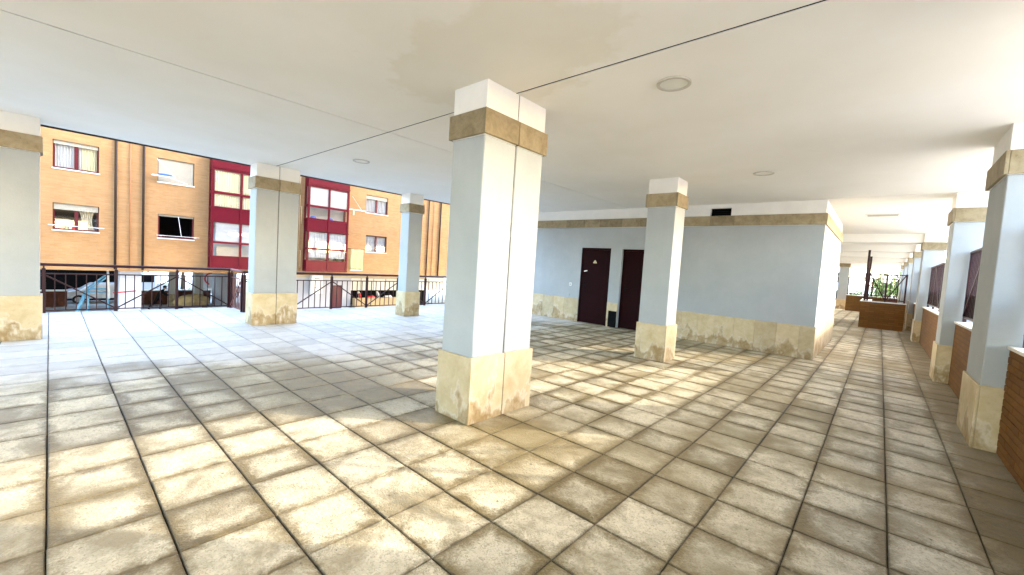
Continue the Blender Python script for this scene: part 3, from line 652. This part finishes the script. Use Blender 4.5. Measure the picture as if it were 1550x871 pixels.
def bay(y0, y1, blind, cur_lo, cur_hi):
    xf = BX + 0.60; xb = BX + 0.002; fw = 0.11; my = (y0 + y1) / 2
    cols = [(y0 + fw, my - fw / 2), (my + fw / 2, y1 - fw)]
    ZR = [(0.82, 1.50, 'g'), (1.62, 2.66, 'g'), (3.52, 4.22, 'g'), (4.36, 5.50, 'g'), (0.20, 0.74, 'p'), (2.76, 3.42, 'p')]
    zl = [0.10, 0.20, 0.74, 0.82, 1.50, 1.62, 2.66, 2.76, 3.42, 3.52, 4.22, 4.36, 5.50, 6.40]
    m = MB((xf, my, 0.1))
    for y, w_ in ((y0 + fw / 2, fw), (my, fw), (y1 - fw / 2, fw)): m.box(xf - 0.09, xf, y - w_ / 2, y + w_ / 2, 0.1, 6.4)
    for k in range(0, len(zl) - 1, 2):
        for a, b in cols: m.box(xf - 0.08, xf - 0.006, a + .0005, b - .0005, zl[k], zl[k + 1])
    for s in (0, 1):
        ya, yb = (y0, y0 + 0.08) if s == 0 else (y1 - 0.08, y1)
        m.box(xb, xb + 0.12, ya, yb, 0.1, 6.4)
        for k in range(0, len(zl) - 1, 2): m.box(xb + 0.1205, xf - 0.0905, ya + 0.008, yb - 0.008, zl[k], zl[k + 1])
    m.box(xb, xf - 0.0905, y0 + 0.09, y1 - 0.09, 0.1, 0.16).box(xb, xf - 0.0905, y0 + 0.09, y1 - 0.09, 2.95, 3.2)
    m.box(xf - 0.005, xf + 0.035, y0 - 0.02, y1 + 0.02, 5.62, 5.70).box(xf - 0.005, xf + 0.03, y0 - 0.02, y1 + 0.02, 2.69, 2.745).box(xf - 0.005, xf + 0.03, y0 - 0.02, y1 + 0.02, 0.11, 0.17)
    bw = m.build('bay_window', 'gallery_red', ob)
    for z0, z1, kd in ZR:
        for a, b in cols:
            MB((xf, (a + b) / 2, z0)).box(xf - 0.05, xf - (0.044 if kd == 'g' else 0.03), a, b, z0, z1).build('pane' if kd == 'g' else 'panel', 'glass' if kd == 'g' else 'gallery_red', bw)
        for ya in (y0 + 0.035, y1 - 0.041):
            MB((xb + 0.3, ya, z0)).box(xb + 0.121, xf - 0.091, ya, ya + 0.006, z0, z1).build('pane' if kd == 'g' else 'panel', 'glass' if kd == 'g' else 'gallery_red', bw)
    MB((xb, my, 0.2)).box(xb + 0.001, xb + 0.012, y0 + 0.1, y1 - 0.1, 0.17, 2.94).box(xb + 0.001, xb + 0.012, y0 + 0.1, y1 - 0.1, 3.21, 6.3).build('inner_wall', blind, bw)
    for zz0, zz1, mt in ((1.0, 2.64, cur_lo), (3.55, 5.48, cur_hi)):
        if mt: curtain(y0 + 0.15, y1 - 0.15, zz0, zz1, xf - 0.085, mt, bw, 0.018, 22)
    return bw
b1 = bay(5.86, 8.66, 'curtain', None, 'curtain_yellow')
MB((BX + .45, 7.2, 1.66)).box(BX + 0.52, BX + 0.53, 6.08, 8.5, 1.48, 2.66).build('blind', 'curtain', b1)
MB((BX + .3, 6.9, .9)).box(BX + 0.2, BX + 0.35, 6.2, 7.4, 0.3, 1.36).build('cupboard', 'curtain_cream', b1)
b2 = bay(10.92, 13.62, 'concrete', 'curtain', None)
MB((BX + .45, 12.2, 4.3)).box(BX + 0.52, BX + 0.53, 11.06, 13.46, 4.3, 5.5).build('blind', 'curtain', b2)
for y in (11.35, 12.45): MB((BX + .3, y, 3.5)).ball((BX + 0.35, y, 3.56), 0.13, 10, 6, (1, 1.5, 0.9)).build('laundry_tub', 'blue_cloth', b2, smooth=True)
for y in (12.3, 12.9, 13.2):
    m = MB((BX + .3, y, 0.85)); pr = random.Random(int(y * 10))
    for k in range(50):
        c_ = Vector((BX + 0.36 + pr.uniform(-.08, .08), y + pr.uniform(-.16, .16), 0.85 + pr.uniform(0, .4))); u = Vector((pr.uniform(-1, 1), pr.uniform(-1, 1), pr.uniform(-1, 1))).normalized() * 0.05; w_ = u.orthogonal().normalized() * 0.03
        m.quad(c_ - u, c_ + w_, c_ + u, c_ - w_)
    m.build('pot_plant', 'leaf', b2)
# rain pipes in the facade strips
def pipe(y, r, mat, z0=-0.10, off=0.0): MB((BX + r, y, 0)).tube([(BX + r + 0.03 + off, y, z0), (BX + r + 0.03 + off, y, 7.5)], r, 8).build('rain_pipe', mat, ob, smooth=True)
for y, r, mt in ((2.13, 0.05, 'dark_pipe'), (2.65, 0.022, 'red_pipe'), (3.14, 0.05, 'dark_pipe'), (10.38, 0.075, 'dark_pipe'), (10.62, 0.03, 'tan_pipe'), (20.63, 0.05, 'dark_pipe'), (21.16, 0.022, 'red_pipe'), (21.84, 0.06, 'dark_pipe')): pipe(y, r, mt)
for z in (1.4, 4.2): MB((BX + .1, 10.5, z)).tube([(BX + 0.12, 10.4, z), (BX + 0.14, 10.7, z), (BX + 0.14, 10.7, z - 1.1)], 0.03, 8).build('branch_pipe', 'tan_pipe', ob, smooth=True)
# drying racks and laundry (hung on the building, can be lifted off)
def rack(y0, y1, z, out, label, n=4, mat='white_metal'):
    t = thing('drying_rack', (BX + 0.05, (y0 + y1) / 2, z), label, 'drying rack', 'window drying racks')
    for y in (y0 + 0.15, y1 - 0.15): MB((BX, y, z)).bar((BX + 0.045, y, z), (BX + out, y, z), 0.022).build('arm', mat, t)
    for k in range(n):
        x = BX + 0.10 + (out - 0.12) * k / (n - 1); MB((x, (y0 + y1) / 2, z)).bar((x, y0, z + 0.021), (x, y1, z + 0.021), 0.016).build('line_rod', mat, t)
    return t
rack(-0.05, 1.72, 1.82, 0.55, 'white drying rack hung under the window with the gathered cream curtain')
for y, h_, mt in ((0.5, 0.16, 'green_cloth'), (0.62, 0.13, 'curtain'), (0.74, 0.2, 'red_paint')):
    tag(MB((BX + .3, y, 1.85)).box(BX + 0.28, BX + 0.30, y - 0.035, y + 0.035, 1.851 - h_, 1.856).box(BX + 0.25, BX + 0.33, y - 0.035, y + 0.035, 1.852, 1.862).build('peg_cloth', mt), {'green_cloth': 'small olive cloth', 'curtain': 'small white cloth', 'red_paint': 'small red cloth'}[mt] + ' pegged on the rack below the cream curtain', 'cloth', 'small pegged cloths')
rack(3.66, 5.38, 1.70, 0.5, 'white drying rack hung below the wide open black window')
MB((BX + .2, 4.5, 2.1)).bar((BX + 0.15, 4.66, 1.74), (BX - 0.02, 4.55, 2.76), 0.018).build('prop_rod', 'white_metal', [o for o in C.objects if o.name.startswith('drying_rack')][-1])
t = rack(3.42, 4.35, 4.72, 0.45, 'folded drying rack with blue bundle before the closed cream shutter')
MB((BX + .3, 3.9, 5.0)).bar((BX + 0.42, 3.6, 5.55), (BX + 0.35, 4.33, 4.74), 0.02).build('fold_arm', 'white_metal', t)
MB((BX + .3, 4.3, 4.7)).bar((BX + 0.4, 4.2, 4.68), (BX + 0.35, 4.85, 4.5), 0.015).build('fold_arm', 'white_metal', t)
tag(MB((BX + .3, 3.95, 4.75)).ball((BX + 0.3, 3.95, 4.81), 0.1, 12, 6, (1, 3.2, 0.65)).build('cloth_bundle', 'blue_cloth', smooth=True), 'rolled blue cloth bundle on the folded window rack', 'cloth')
t = rack(13.75, 15.0, 4.45, 0.5, 'bracket rack with white weight beside the upper bay glazing', 3); MB((BX + .3, 14.05, 4.2)).box(BX + 0.34, BX + 0.42, 13.98, 14.1, 4.08, 4.438).build('counterweight', 'curtain_cream', t)
MB((BX + .3, 14.4, 4.9)).bar((BX + 0.3, 14.7, 4.46), (BX + 0.04, 14.1, 5.4), 0.014).build('stay_rod', 'white_metal', t)
rack(13.72, 15.35, 1.72, 0.75, 'dark drying rack holding a towel beside the lower bay glazing', 4, 'dark_pipe')
m = MB((BX + .7, 14.2, 1.7)); n = 10
for r in range(9):
    for j in range(n + 1): m.v.append(Vector((BX + 0.72 + 0.018 * math.sin(j * 1.3 + r * 0.3), 13.78 + 0.92 * j / n + 0.02 * math.sin(r), 1.74 - 1.46 * r / 8)))
for r in range(8):
    for j in range(n): m.f.append((r * (n + 1) + j, r * (n + 1) + j + 1, (r + 1) * (n + 1) + j + 1, (r + 1) * (n + 1) + j))
tw = tag(m.build('towel', 'green_cloth', smooth=True), 'olive green towel hanging from the rack below the brick facade windows', 'towel')
sm = tw.modifiers.new('thick', 'SOLIDIFY'); sm.thickness = 0.012
MB((BX + .7, 14.2, .3)).box(BX + 0.707, BX + 0.737, 13.79, 14.69, 0.24, 0.30).build('white_hem', 'curtain', tw)

# undercroft of that building: pillars, walls, door
def upillar(x0, x1, y0, y1, mat):
    p_ = MB(((x0 + x1) / 2, (y0 + y1) / 2, GND)).box(x0, x1, y0, y1, GND + 0.002, BB - 0.001).build('undercroft_pillar', mat, ob)
    MB(((x0 + x1) / 2, (y0 + y1) / 2, GND)).box(x0 - 0.02, x1 + 0.02, y0 - 0.02, y1 + 0.02, GND + 0.001, GND + 0.9).build('plinth', 'travertine', p_)
upillar(-30.2, -28.4, 2.34, 3.16, 'pale_wall')
upillar(-39.6, -38.9, 5.90, 6.32, 'concrete'); upillar(-39.6, -38.9, 7.40, 7.90, 'concrete'); upillar(-39.6, -38.9, -1.9, -1.3, 'concrete')
wl = MB((-36, 9.2, GND)).box(-40.2, -34.5, 8.75, 8.95, GND + 0.001, BB - 0.001).build('undercroft_wall', 'pale_wall', ob)
MB((-33, 9.7, GND)).box(-40.2, -40.0, 8.951, 10.4, GND + 0.001, BB - 0.001).build('undercroft_wall', 'interior', ob)
w7 = MB((-30, 13, GND)).box(-30.3, -30.0, 9.6, 13.74, GND + 0.001, BB - 0.001).box(-30.3, -30.0, 14.62, 15.3, GND + 0.001, BB - 0.001).box(-30.3, -30.0, 13.741, 14.619, -1.0, BB - 0.001).build('undercroft_wall', 'pale_wall', ob)
d = MB((-30.05, 14.2, GND)).box(-30.15, -30.06, 13.742, 14.618, GND + 0.01, -1.002).build('street_door', 'frame_red', ob)
MB((-30.04, 13.85, -2.2)).box(-30.055, -30.02, 13.82, 13.86, -2.3, -2.1).build('handle', 'chrome', d)
MB((-30.0, 15.0, -0.3)).box(-30.02, -29.9, 9.6, 22.0, -0.46, -0.185).build('fascia', 'curtain_cream', ob)
MB((-31, 18, GND)).box(-31.2, -31.0, 15.301, 25, -1.48, BB - 0.001).build('shutter_wall', 'white_stone', ob)
for k in range(8): MB((-30.98, 15.6 + k * 1.1, -1)).box(-30.999, -30.96, 15.5 + k * 1.1, 15.56 + k * 1.1, -1.47, -0.47).build('shutter_rib', 'concrete', ob)
MB((-34, 18, GND)).box(-34.2, -34.0, 15.301, 25, GND + 0.001, BB - 0.001).build('undercroft_wall', 'interior_dark', ob)
cab = thing('wall_cabinet', (-29.9, 12.6, -1.6), 'tall white utility cabinet fixed on the pale wall near the red street door', 'cabinet')
MB((-29.9, 12.6, -1.6)).box(-29.998, -29.62, 12.2, 12.98, -1.58, -0.2).build('box', 'white_metal', cab, 0.01)
MB((-29.6, 12.6, -1)).box(-29.619, -29.61, 12.24, 12.94, -0.85, -0.24).box(-29.619, -29.61, 12.24, 12.94, -1.54, -0.89).build('door_panel', 'white_metal', cab)
for z in (-0.5, -1.15): MB((-29.6, 12.6, z)).bar((-29.60, 12.4, z), (-29.60, 12.75, z - 0.02), 0.02, 0.03).build('handle', 'dark_pipe', cab)
tag(MB((-29.5, 17, GND)).box(-29.9, -29.5, 15.4, 20.6, GND + 0.001, -1.95).build('low_wall', 'tan_wall', bevel=0.02), 'tan low garden wall in front of the dark garage under the facade', 'wall')
# blue tubular frame, narrow white strip, barrier tape
t = thing('tubular_frame', (-33, 1.7, GND), 'light blue tubular steel frame beside the white undercroft pillar', 'frame')
A = (-33, 1.41, -1.43)
for dz, r in ((0.0, 0.045), (-0.16, 0.045)): MB(A).tube([(-33, 1.41, -1.43 + dz), (-33, 2.20, -0.66 + dz)], r, 8).build('slanting_tube', 'blue_metal', t, smooth=True)
for z in (-1.50, -1.68): MB(A).tube([(-33, 1.43, z), (-33, 2.24, z)], 0.045, 8).build('cross_tube', 'blue_metal', t, smooth=True)
MB(A).tube([(-33, 1.36, -1.62), (-33, 0.86, GND)], 0.085, 8).build('leg', 'blue_metal', t, smooth=True)
MB(A).tube([(-33, 1.42, -1.46), (-33, 1.42, GND)], 0.06, 8).build('leg', 'blue_metal', t, smooth=True)
MB(A).tube([(-33, 2.24, -0.6), (-33, 2.24, GND)], 0.05, 8).build('leg', 'blue_metal', t, smooth=True)
tag(MB((-32.6, 2.12, -1.2)).bar((-32.2, 2.16, BB - 0.002), (-32.2, 2.22, -1.98), 0.09, 0.03).build('white_strip', 'white_metal', bevel=0.004), 'narrow white strip hanging by the blue tubular frame', 'board')
tag(MB((-28.3, 2.5, -1.2)).bar((-28.38, 2.1, -1.30), (-28.38, 2.95, -1.20), 0.006, 0.06).build('barrier_tape', 'red_paint'), 'red barrier tape stretched across the white undercroft pillar', 'tape')
# planters at the back edge of the undercroft
for y0, y1, lab in ((-6.0, 0.78, 'dark brown planter in the shadow behind the blue tubular frame'), (4.2, 6.9, 'dark brown planter behind the walking person in black'), (6.98, 8.68, 'dark brown planter beside the white receding wall')):
    t = thing('planter', (-40.5, (y0 + y1) / 2, GND), lab, 'planter', 'undercroft planters')
    MB((-40.5, (y0 + y1) / 2, GND)).box(-40.9, -40.3, y0, y1, GND + 0.001, -2.30).build('box', 'planter_brown', t); MB((-40.5, (y0 + y1) / 2, -2.3)).box(-40.92, -40.28, y0 - 0.01, y1 + 0.01, -2.299, -2.24).build('coping', 'white_stone', t)
# dark wall + hedge behind left planter
tag(MB((-44, -1.5, GND)).box(-44.2, -44.0, -16, 4.0, GND + 0.001, 3.0).build('garden_wall', 'interior_dark'), 'dark garden wall behind the shaded left planter', 'wall')
def car(x, y, label, mat):
    t = thing('parked_car', (x, y, GND), label, 'car'); z = GND
    prof = [(-1.95, .35), (-1.98, .75), (-1.75, .92), (-1.15, 1.0), (-.65, 1.42), (.75, 1.44), (1.45, 1.0), (1.95, .92), (2.0, .40)]
    m = MB((x, y, z)); n = len(prof)
    for dx in (-0.82, 0.82):
        for a_, b_ in prof: m.v.append(Vector((x + dx * (0.86 if b_ > 1.1 else 1), y + a_, z + b_)))
    for k in range(n): m.f.append((k, (k + 1) % n, n + (k + 1) % n, n + k))
    m.f += [tuple(range(n)), tuple(range(2 * n - 1, n - 1, -1))]; m.build('body', mat, t, 0.05)
    for sx in (-1, 1):
        for a_, b_ in ((-.62, .02), (.10, .80)): MB((x, y, z + 1.2)).quad((x + sx * 0.80, y + a_ - .2 * (a_ < -.5), z + 1.05), (x + sx * 0.80, y + b_ + .28 * (b_ > .5), z + 1.05), (x + sx * 0.72, y + b_, z + 1.36), (x + sx * 0.72, y + a_, z + 1.36)).build('side_window', 'black', t)
        for wy in (-1.25, 1.25):
            w_ = MB((x, y + wy, z + .31)).tube([(x + sx * 0.66, y + wy, z + 0.31), (x + sx * 0.84, y + wy, z + 0.31)], 0.31, 16).build('wheel', 'tyre', t)
            MB((x, y + wy, z + .31)).tube([(x + sx * 0.80, y + wy, z + 0.31), (x + sx * 0.855, y + wy, z + 0.31)], 0.19, 12).build('rim', 'chrome', w_)
    for sy, mt in ((-2.0, 'opal'), (1.97, 'red_paint')):
        for sx in (-.55, .55): MB((x + sx, y + sy, z + .7)).box(x + sx - .16, x + sx + .16, y + sy - .02, y + sy + .05, z + .62, z + .76).build('headlight' if sy < 0 else 'tail_light', mt, t)
car(-42.6, 2.6, 'white car parked behind the blue tubular frame', 'car_white')
car(-45.2, 10.2, 'grey car parked beyond the white roadside panel', 'concrete')
t = thing('sign_panel', (-41.5, 8.1, GND), 'white roadside panel with a red curved emblem beyond the undercroft', 'sign')
MB((-41.5, 8.1, GND)).box(-41.5, -41.46, 7.7, 9.2, -2.2, -0.25).build('panel', 'car_white', t); MB((-41.5, 8.1, GND)).box(-41.54, -41.501, 8.4, 8.5, GND + 0.001, -0.4).build('leg', 'concrete', t)
MB((-41.4, 8.2, -1)).tube([(-41.44, 8.93 + 0.40 * math.cos(a), -1.42 + 0.46 * math.sin(a)) for a in [R(75 + 10 * k) for k in range(19)]], 0.06, 6).build('emblem', 'red_paint', t)

# ================================================================== PEOPLE
def person(name, loc, label, joints, edges, mats, heading, hair_c, extra=None):
    me = bpy.data.meshes.new(name); me.from_pydata([j[:3] for j in joints], edges and [tuple(e) for e in edges], [])
    o = bpy.data.objects.new(name, me); C.objects.link(o)
    md = o.modifiers.new('skin', 'SKIN'); md.use_smooth_shade = True
    sk = me.skin_vertices[0].data if me.skin_vertices else None
    if sk is None:
        bm = bmesh.new(); bm.from_mesh(me); bm.verts.layers.skin.verify(); bm.to_mesh(me); bm.free(); sk = me.skin_vertices[0].data
    for k, j in enumerate(joints): sk[k].radius = (j[3], j[4] if len(j) > 4 else j[3])
    sk[0].use_root = True
    sb = o.modifiers.new('sub', 'SUBSURF'); sb.levels = 2; sb.render_levels = 2
    dg = bpy.context.evaluated_depsgraph_get(); ev = bpy.data.meshes.new_from_object(o.evaluated_get(dg))
    o.modifiers.clear(); o.data = ev; ev.name = name
    for mname in ('dark_clothes', 'skin'): ev.materials.append(M[mname])
    for p_ in ev.polygons:
        p_.material_index = 1 if mats(p_.center) else 0; p_.use_smooth = True
    o.location = loc; o.rotation_euler = (0, 0, heading); tag(o, label, 'person', 'people in the undercroft')
    hm = MB((0, 0, 0)).ball(hair_c, 0.108, 14, 10, (1.05, 0.92, 0.95))
    hm.v = [v_ for v_ in hm.v]
    h = hm.mesh('hair', 'hair', smooth=True); ho = bpy.data.objects.new('hair', h); C.objects.link(ho); ho.parent = o
    if extra: extra(o)
    return o
# walks +x local, leaning forward and pushing a load
J = [(0, 0, 0.92, .15, .14), (0.07, 0, 1.12, .14, .15), (0.19, 0, 1.33, .15, .19), (0.26, 0, 1.43, .055), (0.31, 0, 1.50, .075), (0.36, 0, 1.58, .088), (0.36, 0, 1.64, .06),
     (0.20, .19, 1.36, .065), (0.34, .22, 1.12, .05), (0.56, .18, 1.03, .04), (0.64, .17, 1.02, .04), (0.20, -.19, 1.36, .065), (0.34, -.22, 1.12, .05), (0.56, -.18, 1.03, .04), (0.64, -.17, 1.02, .04),
     (0.04, .10, 0.80, .10), (0.16, .10, 0.48, .07), (0.05, .10, 0.10, .05), (0.20, .10, 0.045, .04), (-0.04, -.10, 0.80, .10), (-0.20, -.10, 0.50, .07), (-0.52, -.10, 0.16, .05), (-0.42, -.10, 0.05, .04)]
E_ = [(0, 1), (1, 2), (2, 3), (3, 4), (4, 5), (5, 6), (2, 7), (7, 8), (8, 9), (9, 10), (2, 11), (11, 12), (12, 13), (13, 14), (0, 15), (15, 16), (16, 17), (17, 18), (0, 19), (19, 20), (20, 21), (21, 22)]
person('person', (-37.0, 5.0, GND), 'person in black leaning forward to push a covered load', J, E_, lambda c: (c.z > 1.44) or (c.x > 0.56 and c.z > 0.9), R(78), (0.335, 0, 1.615))
J2 = [(0, 0, 0.92, .15, .14), (0, 0, 1.12, .13, .15), (0, 0, 1.36, .13, .18), (0.01, 0, 1.47, .055), (0.02, 0, 1.54, .075), (0.04, 0, 1.61, .086), (0.04, 0, 1.67, .06),
      (0, .19, 1.38, .065), (0.0, .23, 1.10, .05), (0.14, .22, 0.90, .04), (0.18, .21, 0.85, .04), (0, -.19, 1.38, .065), (-0.03, -.23, 1.10, .05), (0.10, -.22, 0.88, .04), (0.13, -.21, 0.82, .04),
      (0.02, .09, 0.80, .10), (0.10, .09, 0.48, .07), (0.08, .09, 0.10, .05), (0.22, .09, 0.045, .04), (-0.02, -.09, 0.80, .10), (-0.06, -.09, 0.48, .07), (-0.18, -.09, 0.10, .05), (-0.05, -.09, 0.045, .04)]
person('person', (-36.6, 9.06, GND), 'person in dark clothes with a backpack standing by the undercroft doorway', J2, E_, lambda c: (c.z > 1.49) or (c.z < 0.88 and abs(c.y) > 0.17), R(200), (0.015, 0, 1.645))
tag(MB((-36.3, 9.2, -2.2)).ball((-36.35, 9.15, -2.12), 0.2, 12, 8, (0.7, 0.9, 1.3)).build('backpack', 'planter_brown', smooth=True), 'dark rounded backpack worn by the person at the doorway', 'backpack')
# load under a tan tarp on a low trolley
tr = thing('covered_load', (-36.9, 6.95, GND), 'bulky load under a crumpled tan tarp on a low trolley', 'load')
bm = bmesh.new(); bmesh.ops.create_icosphere(bm, subdivisions=4, radius=1.0); nr = random.Random(9)
from mathutils import noise as mn
for v_ in bm.verts:
    c_ = v_.co.copy(); k = 1 + 0.22 * mn.noise(c_ * 1.7) + 0.10 * mn.noise(c_ * 4.5) + 0.04 * mn.noise(c_ * 11)
    v_.co = Vector((c_.x * 0.55 * k, c_.y * 0.98 * k, max(-0.22, c_.z * 0.52 * k + (0.10 if c_.y > 0.1 else 0))))
me = bpy.data.meshes.new('tarp'); bm.to_mesh(me); bm.free(); me.materials.append(M['tarp'])
for p_ in me.polygons: p_.use_smooth = True
o = bpy.data.objects.new('tarp', me); C.objects.link(o); place(o, (-36.9, 6.85, GND + 0.52), tr)
MB((-36.9, 6.9, GND + .25)).box(-37.3, -36.5, 5.95, 7.85, GND + 0.22, GND + 0.29).build('deck', 'planter_brown', tr)
for x in (-37.2, -36.6):
    for y in (6.2, 7.6): MB((x, y, GND + .11)).tube([(x - 0.03, y, GND + 0.11), (x + 0.03, y, GND + 0.11)], 0.108, 12).build('wheel', 'tyre', tr)

# parked scooter with red bodywork by the tan low wall
def scooter(y, label, mat):
    x = -30.45; z = GND
    t = thing('motor_scooter', (x, y, GND), label, 'scooter', 'scooters behind the low wall')
    z = GND + 0.72                                # raised pavement strip carries them
    for dy in (-0.62, 0.62):
        w_ = MB((x, y + dy, z + .22)).tube([(x - 0.05, y + dy, z + 0.22), (x + 0.05, y + dy, z + 0.22)], 0.22, 16).build('wheel', 'tyre', t)
        MB((x, y + dy, z + .22)).tube([(x - 0.056, y + dy, z + 0.22), (x + 0.056, y + dy, z + 0.22)], 0.12, 12).build('rim', 'chrome', w_)
    MB((x, y, z + .4)).ball((x, y + 0.42, z + 0.58), 0.3, 14, 10, (0.55, 1.35, 0.75)).build('rear_body', mat, t, smooth=True)
    MB((x, y, z + .7)).ball((x, y + 0.32, z + 0.82), 0.3, 14, 8, (0.5, 1.2, 0.28)).build('seat', 'black', t, smooth=True)
    MB((x, y, z + .3)).box(x - 0.16, x + 0.16, y - 0.35, y + 0.2, z + 0.26, z + 0.34).build('floorboard', 'dark_pipe', t, 0.01)
    MB((x, y - .5, z + .5)).bar((x, y - 0.34, z + 0.3), (x, y - 0.55, z + 0.98), 0.34, 0.10, (0, 1, 0)).build('leg_shield', mat, t, 0.02)
    MB((x, y - .5, z + 1)).tube([(x, y - 0.62, z + 0.25), (x, y - 0.50, z + 1.05)], 0.035, 8).build('fork', 'chrome', t)
    MB((x, y - .5, z + 1)).tube([(x - 0.33, y - 0.42, z + 1.1), (x - 0.1, y - 0.5, z + 1.06), (x + 0.1, y - 0.5, z + 1.06), (x + 0.33, y - 0.42, z + 1.1)], 0.02, 6).build('handlebar', 'black', t)
    MB((x, y - .6, z + 1)).ball((x, y - 0.58, z + 1.0), 0.1, 10, 6).build('headlight', 'opal', t, smooth=True)
MB((-30.5, 18, GND)).box(-31.0, -29.91, 15.45, 20.5, GND + 0.001, GND + 0.72).build('raised_strip', 'paving', ob)
scooter(16.75, 'red scooter parked behind the tan low wall under the facade', 'red_paint'); scooter(18.35, 'white scooter parked behind the tan low wall under the facade', 'car_white')

# ================================================================== TREES AND BACKGROUND
def tree(name, loc, h, cr, label, seed, leaves=2600, leaf=0.16, mat='leaf', bare=False, cz=0.66, group='trees beyond the buildings'):
    rg = random.Random(seed); L = Vector(loc)
    t = thing(name, loc, label, 'tree', group)
    m = MB(loc); top = L + Vector((0, 0, h * (0.55 if not bare else 0.8)))
    m.tube([L, L + Vector((0.05, 0.03, h * 0.3)), top], h * 0.03, 8, h * 0.012); tips = []
    for k in range(9 if not bare else 16):
        a = rg.uniform(0, 6.28); s_ = L.lerp(top, rg.uniform(0.55, 1.0)); e = s_ + Vector((math.cos(a) * cr * rg.uniform(.5, .95), math.sin(a) * cr * rg.uniform(.5, .95), h * rg.uniform(.08, .34)))
        mid = s_.lerp(e, 0.5) + Vector((0, 0, -0.05 * h)); m.tube([s_, mid, e], h * 0.011, 6, h * 0.004); tips.append(e)
        for q in range(3 if not bare else 6):
            f = s_.lerp(e, rg.uniform(.4, 1)); m.tube([f, f + Vector((rg.uniform(-1, 1), rg.uniform(-1, 1), rg.uniform(-.2, 1))) * cr * 0.35], h * 0.005, 5, h * 0.002)
    m.build('trunk', 'bark', t, smooth=True)
    if bare: return t
    m = MB(loc); cc = L + Vector((0, 0, h * cz)); cl = tips + [cc + Vector((rg.gauss(0, .45) * cr, rg.gauss(0, .45) * cr, rg.gauss(0, .3) * cr)) for _ in range(14)]
    for k in range(leaves):
        c_ = rg.choice(cl) + Vector((rg.gauss(0, 1), rg.gauss(0, 1), rg.gauss(0, .8))) * cr * 0.24
        u = Vector((rg.gauss(0, 1), rg.gauss(0, 1), rg.gauss(0, 1))).normalized(); w_ = u.orthogonal().normalized() * leaf * 0.45; u = u * leaf * rg.uniform(.7, 1.3)
        m.quad(c_ - u, c_ + w_, c_ + u, c_ - w_)
    m.build('crown', mat, t)
    return t
# behind the undercroft
tree('leafy_tree', (-50, 5.6, GND), 5.2, 1.6, 'leafy green tree seen through the undercroft beside the white pillar', 1, 2200, 0.15, cz=0.6)
tree('leafy_tree', (-52, 1.2, GND), 6.5, 2.2, 'dark leafy tree rising above the garden wall', 2, 2400, 0.18)
tree('bare_tree', (-47, 8.0, GND), 6.0, 1.7, 'bare branched tree seen between two grey undercroft pillars', 3, bare=True)
tree('bare_tree', (-49, 10.6, GND), 6.0, 1.6, 'bare branched tree beyond the white roadside panel', 4, bare=True)
t = thing('parked_van', (-47.5, 5.4, GND), 'white parked van seen over the planter behind the undercroft', 'van')
MB((-47.5, 5.4, GND)).box(-48.4, -46.6, 3.4, 6.2, GND + 0.35, GND + 1.95).build('body', 'car_white', t, 0.12)
MB((-47.5, 6.6, GND)).box(-48.35, -46.65, 6.18, 7.4, GND + 0.35, GND + 1.15).build('bonnet', 'car_white', t, 0.12)
MB((-46.6, 5.6, GND)).box(-46.62, -46.58, 4.9, 6.0, GND + 1.2, GND + 1.75).build('side_window', 'black', t)
for x in (-48.3, -46.7):
    for y in (4.0, 6.8): MB((x, y, GND + .33)).tube([(x - 0.1, y, GND + 0.33), (x + 0.1, y, GND + 0.33)], 0.33, 16).build('wheel', 'tyre', t)
# beyond the arcade end
tree('leafy_tree', (0.95, 52, GND), 6.9, 1.45, 'bright green leafy tree beyond the end of the arcade', 5, 1700, 0.17, 'palm_leaf', cz=0.72)
tree('leafy_tree', (-1.75, 54, GND), 4.9, 1.0, 'small low green tree beside the far planter railing', 6, 900, 0.14, cz=0.66)
t = thing('office_building', (-8, 95, GND), 'pale blue distant building beyond the trees at the arcade end', 'building')
MB((-8, 95, GND)).box(-22, -4.3, 95, 105, GND, 8.6).build('wall', 'sky_building', t)
for i in range(6):
    for j in range(3): MB((-20 + i * 2.7, 95, j * 3)).box(-20.6 + i * 2.7, -19.2 + i * 2.7, 94.95, 94.995, -1.4 + j * 3.2, 0.4 + j * 3.2).build('window', 'black', t)
for x, y, lab in ((-2.1, 40, 'globe street lamp left of the tall stair box posts'), (-0.75, 41.5, 'globe street lamp between the tall stair box posts'), (0.3, 44, 'globe street lamp nearest the corridor row pillars')):
    t = thing('street_lamp', (x, y, GND), lab, 'street lamp', 'globe lamps beyond the arcade')
    MB((x, y, GND)).tube([(x, y, GND), (x, y, 1.75)], 0.06, 8, 0.04).build('pole', 'maroon', t, smooth=True)
    MB((x, y, 1.7)).disc((x, y, 1.70), 0.15, 0.08, 12).build('collar', 'maroon', t); MB((x, y, 2)).ball((x, y, 2.06), 0.33, 16, 10).build('globe', 'white_metal', t, smooth=True)
    MB((x, y, 2.3)).disc((x, y, 2.34), 0.2, 0.09, 12).build('cap', 'maroon', t)
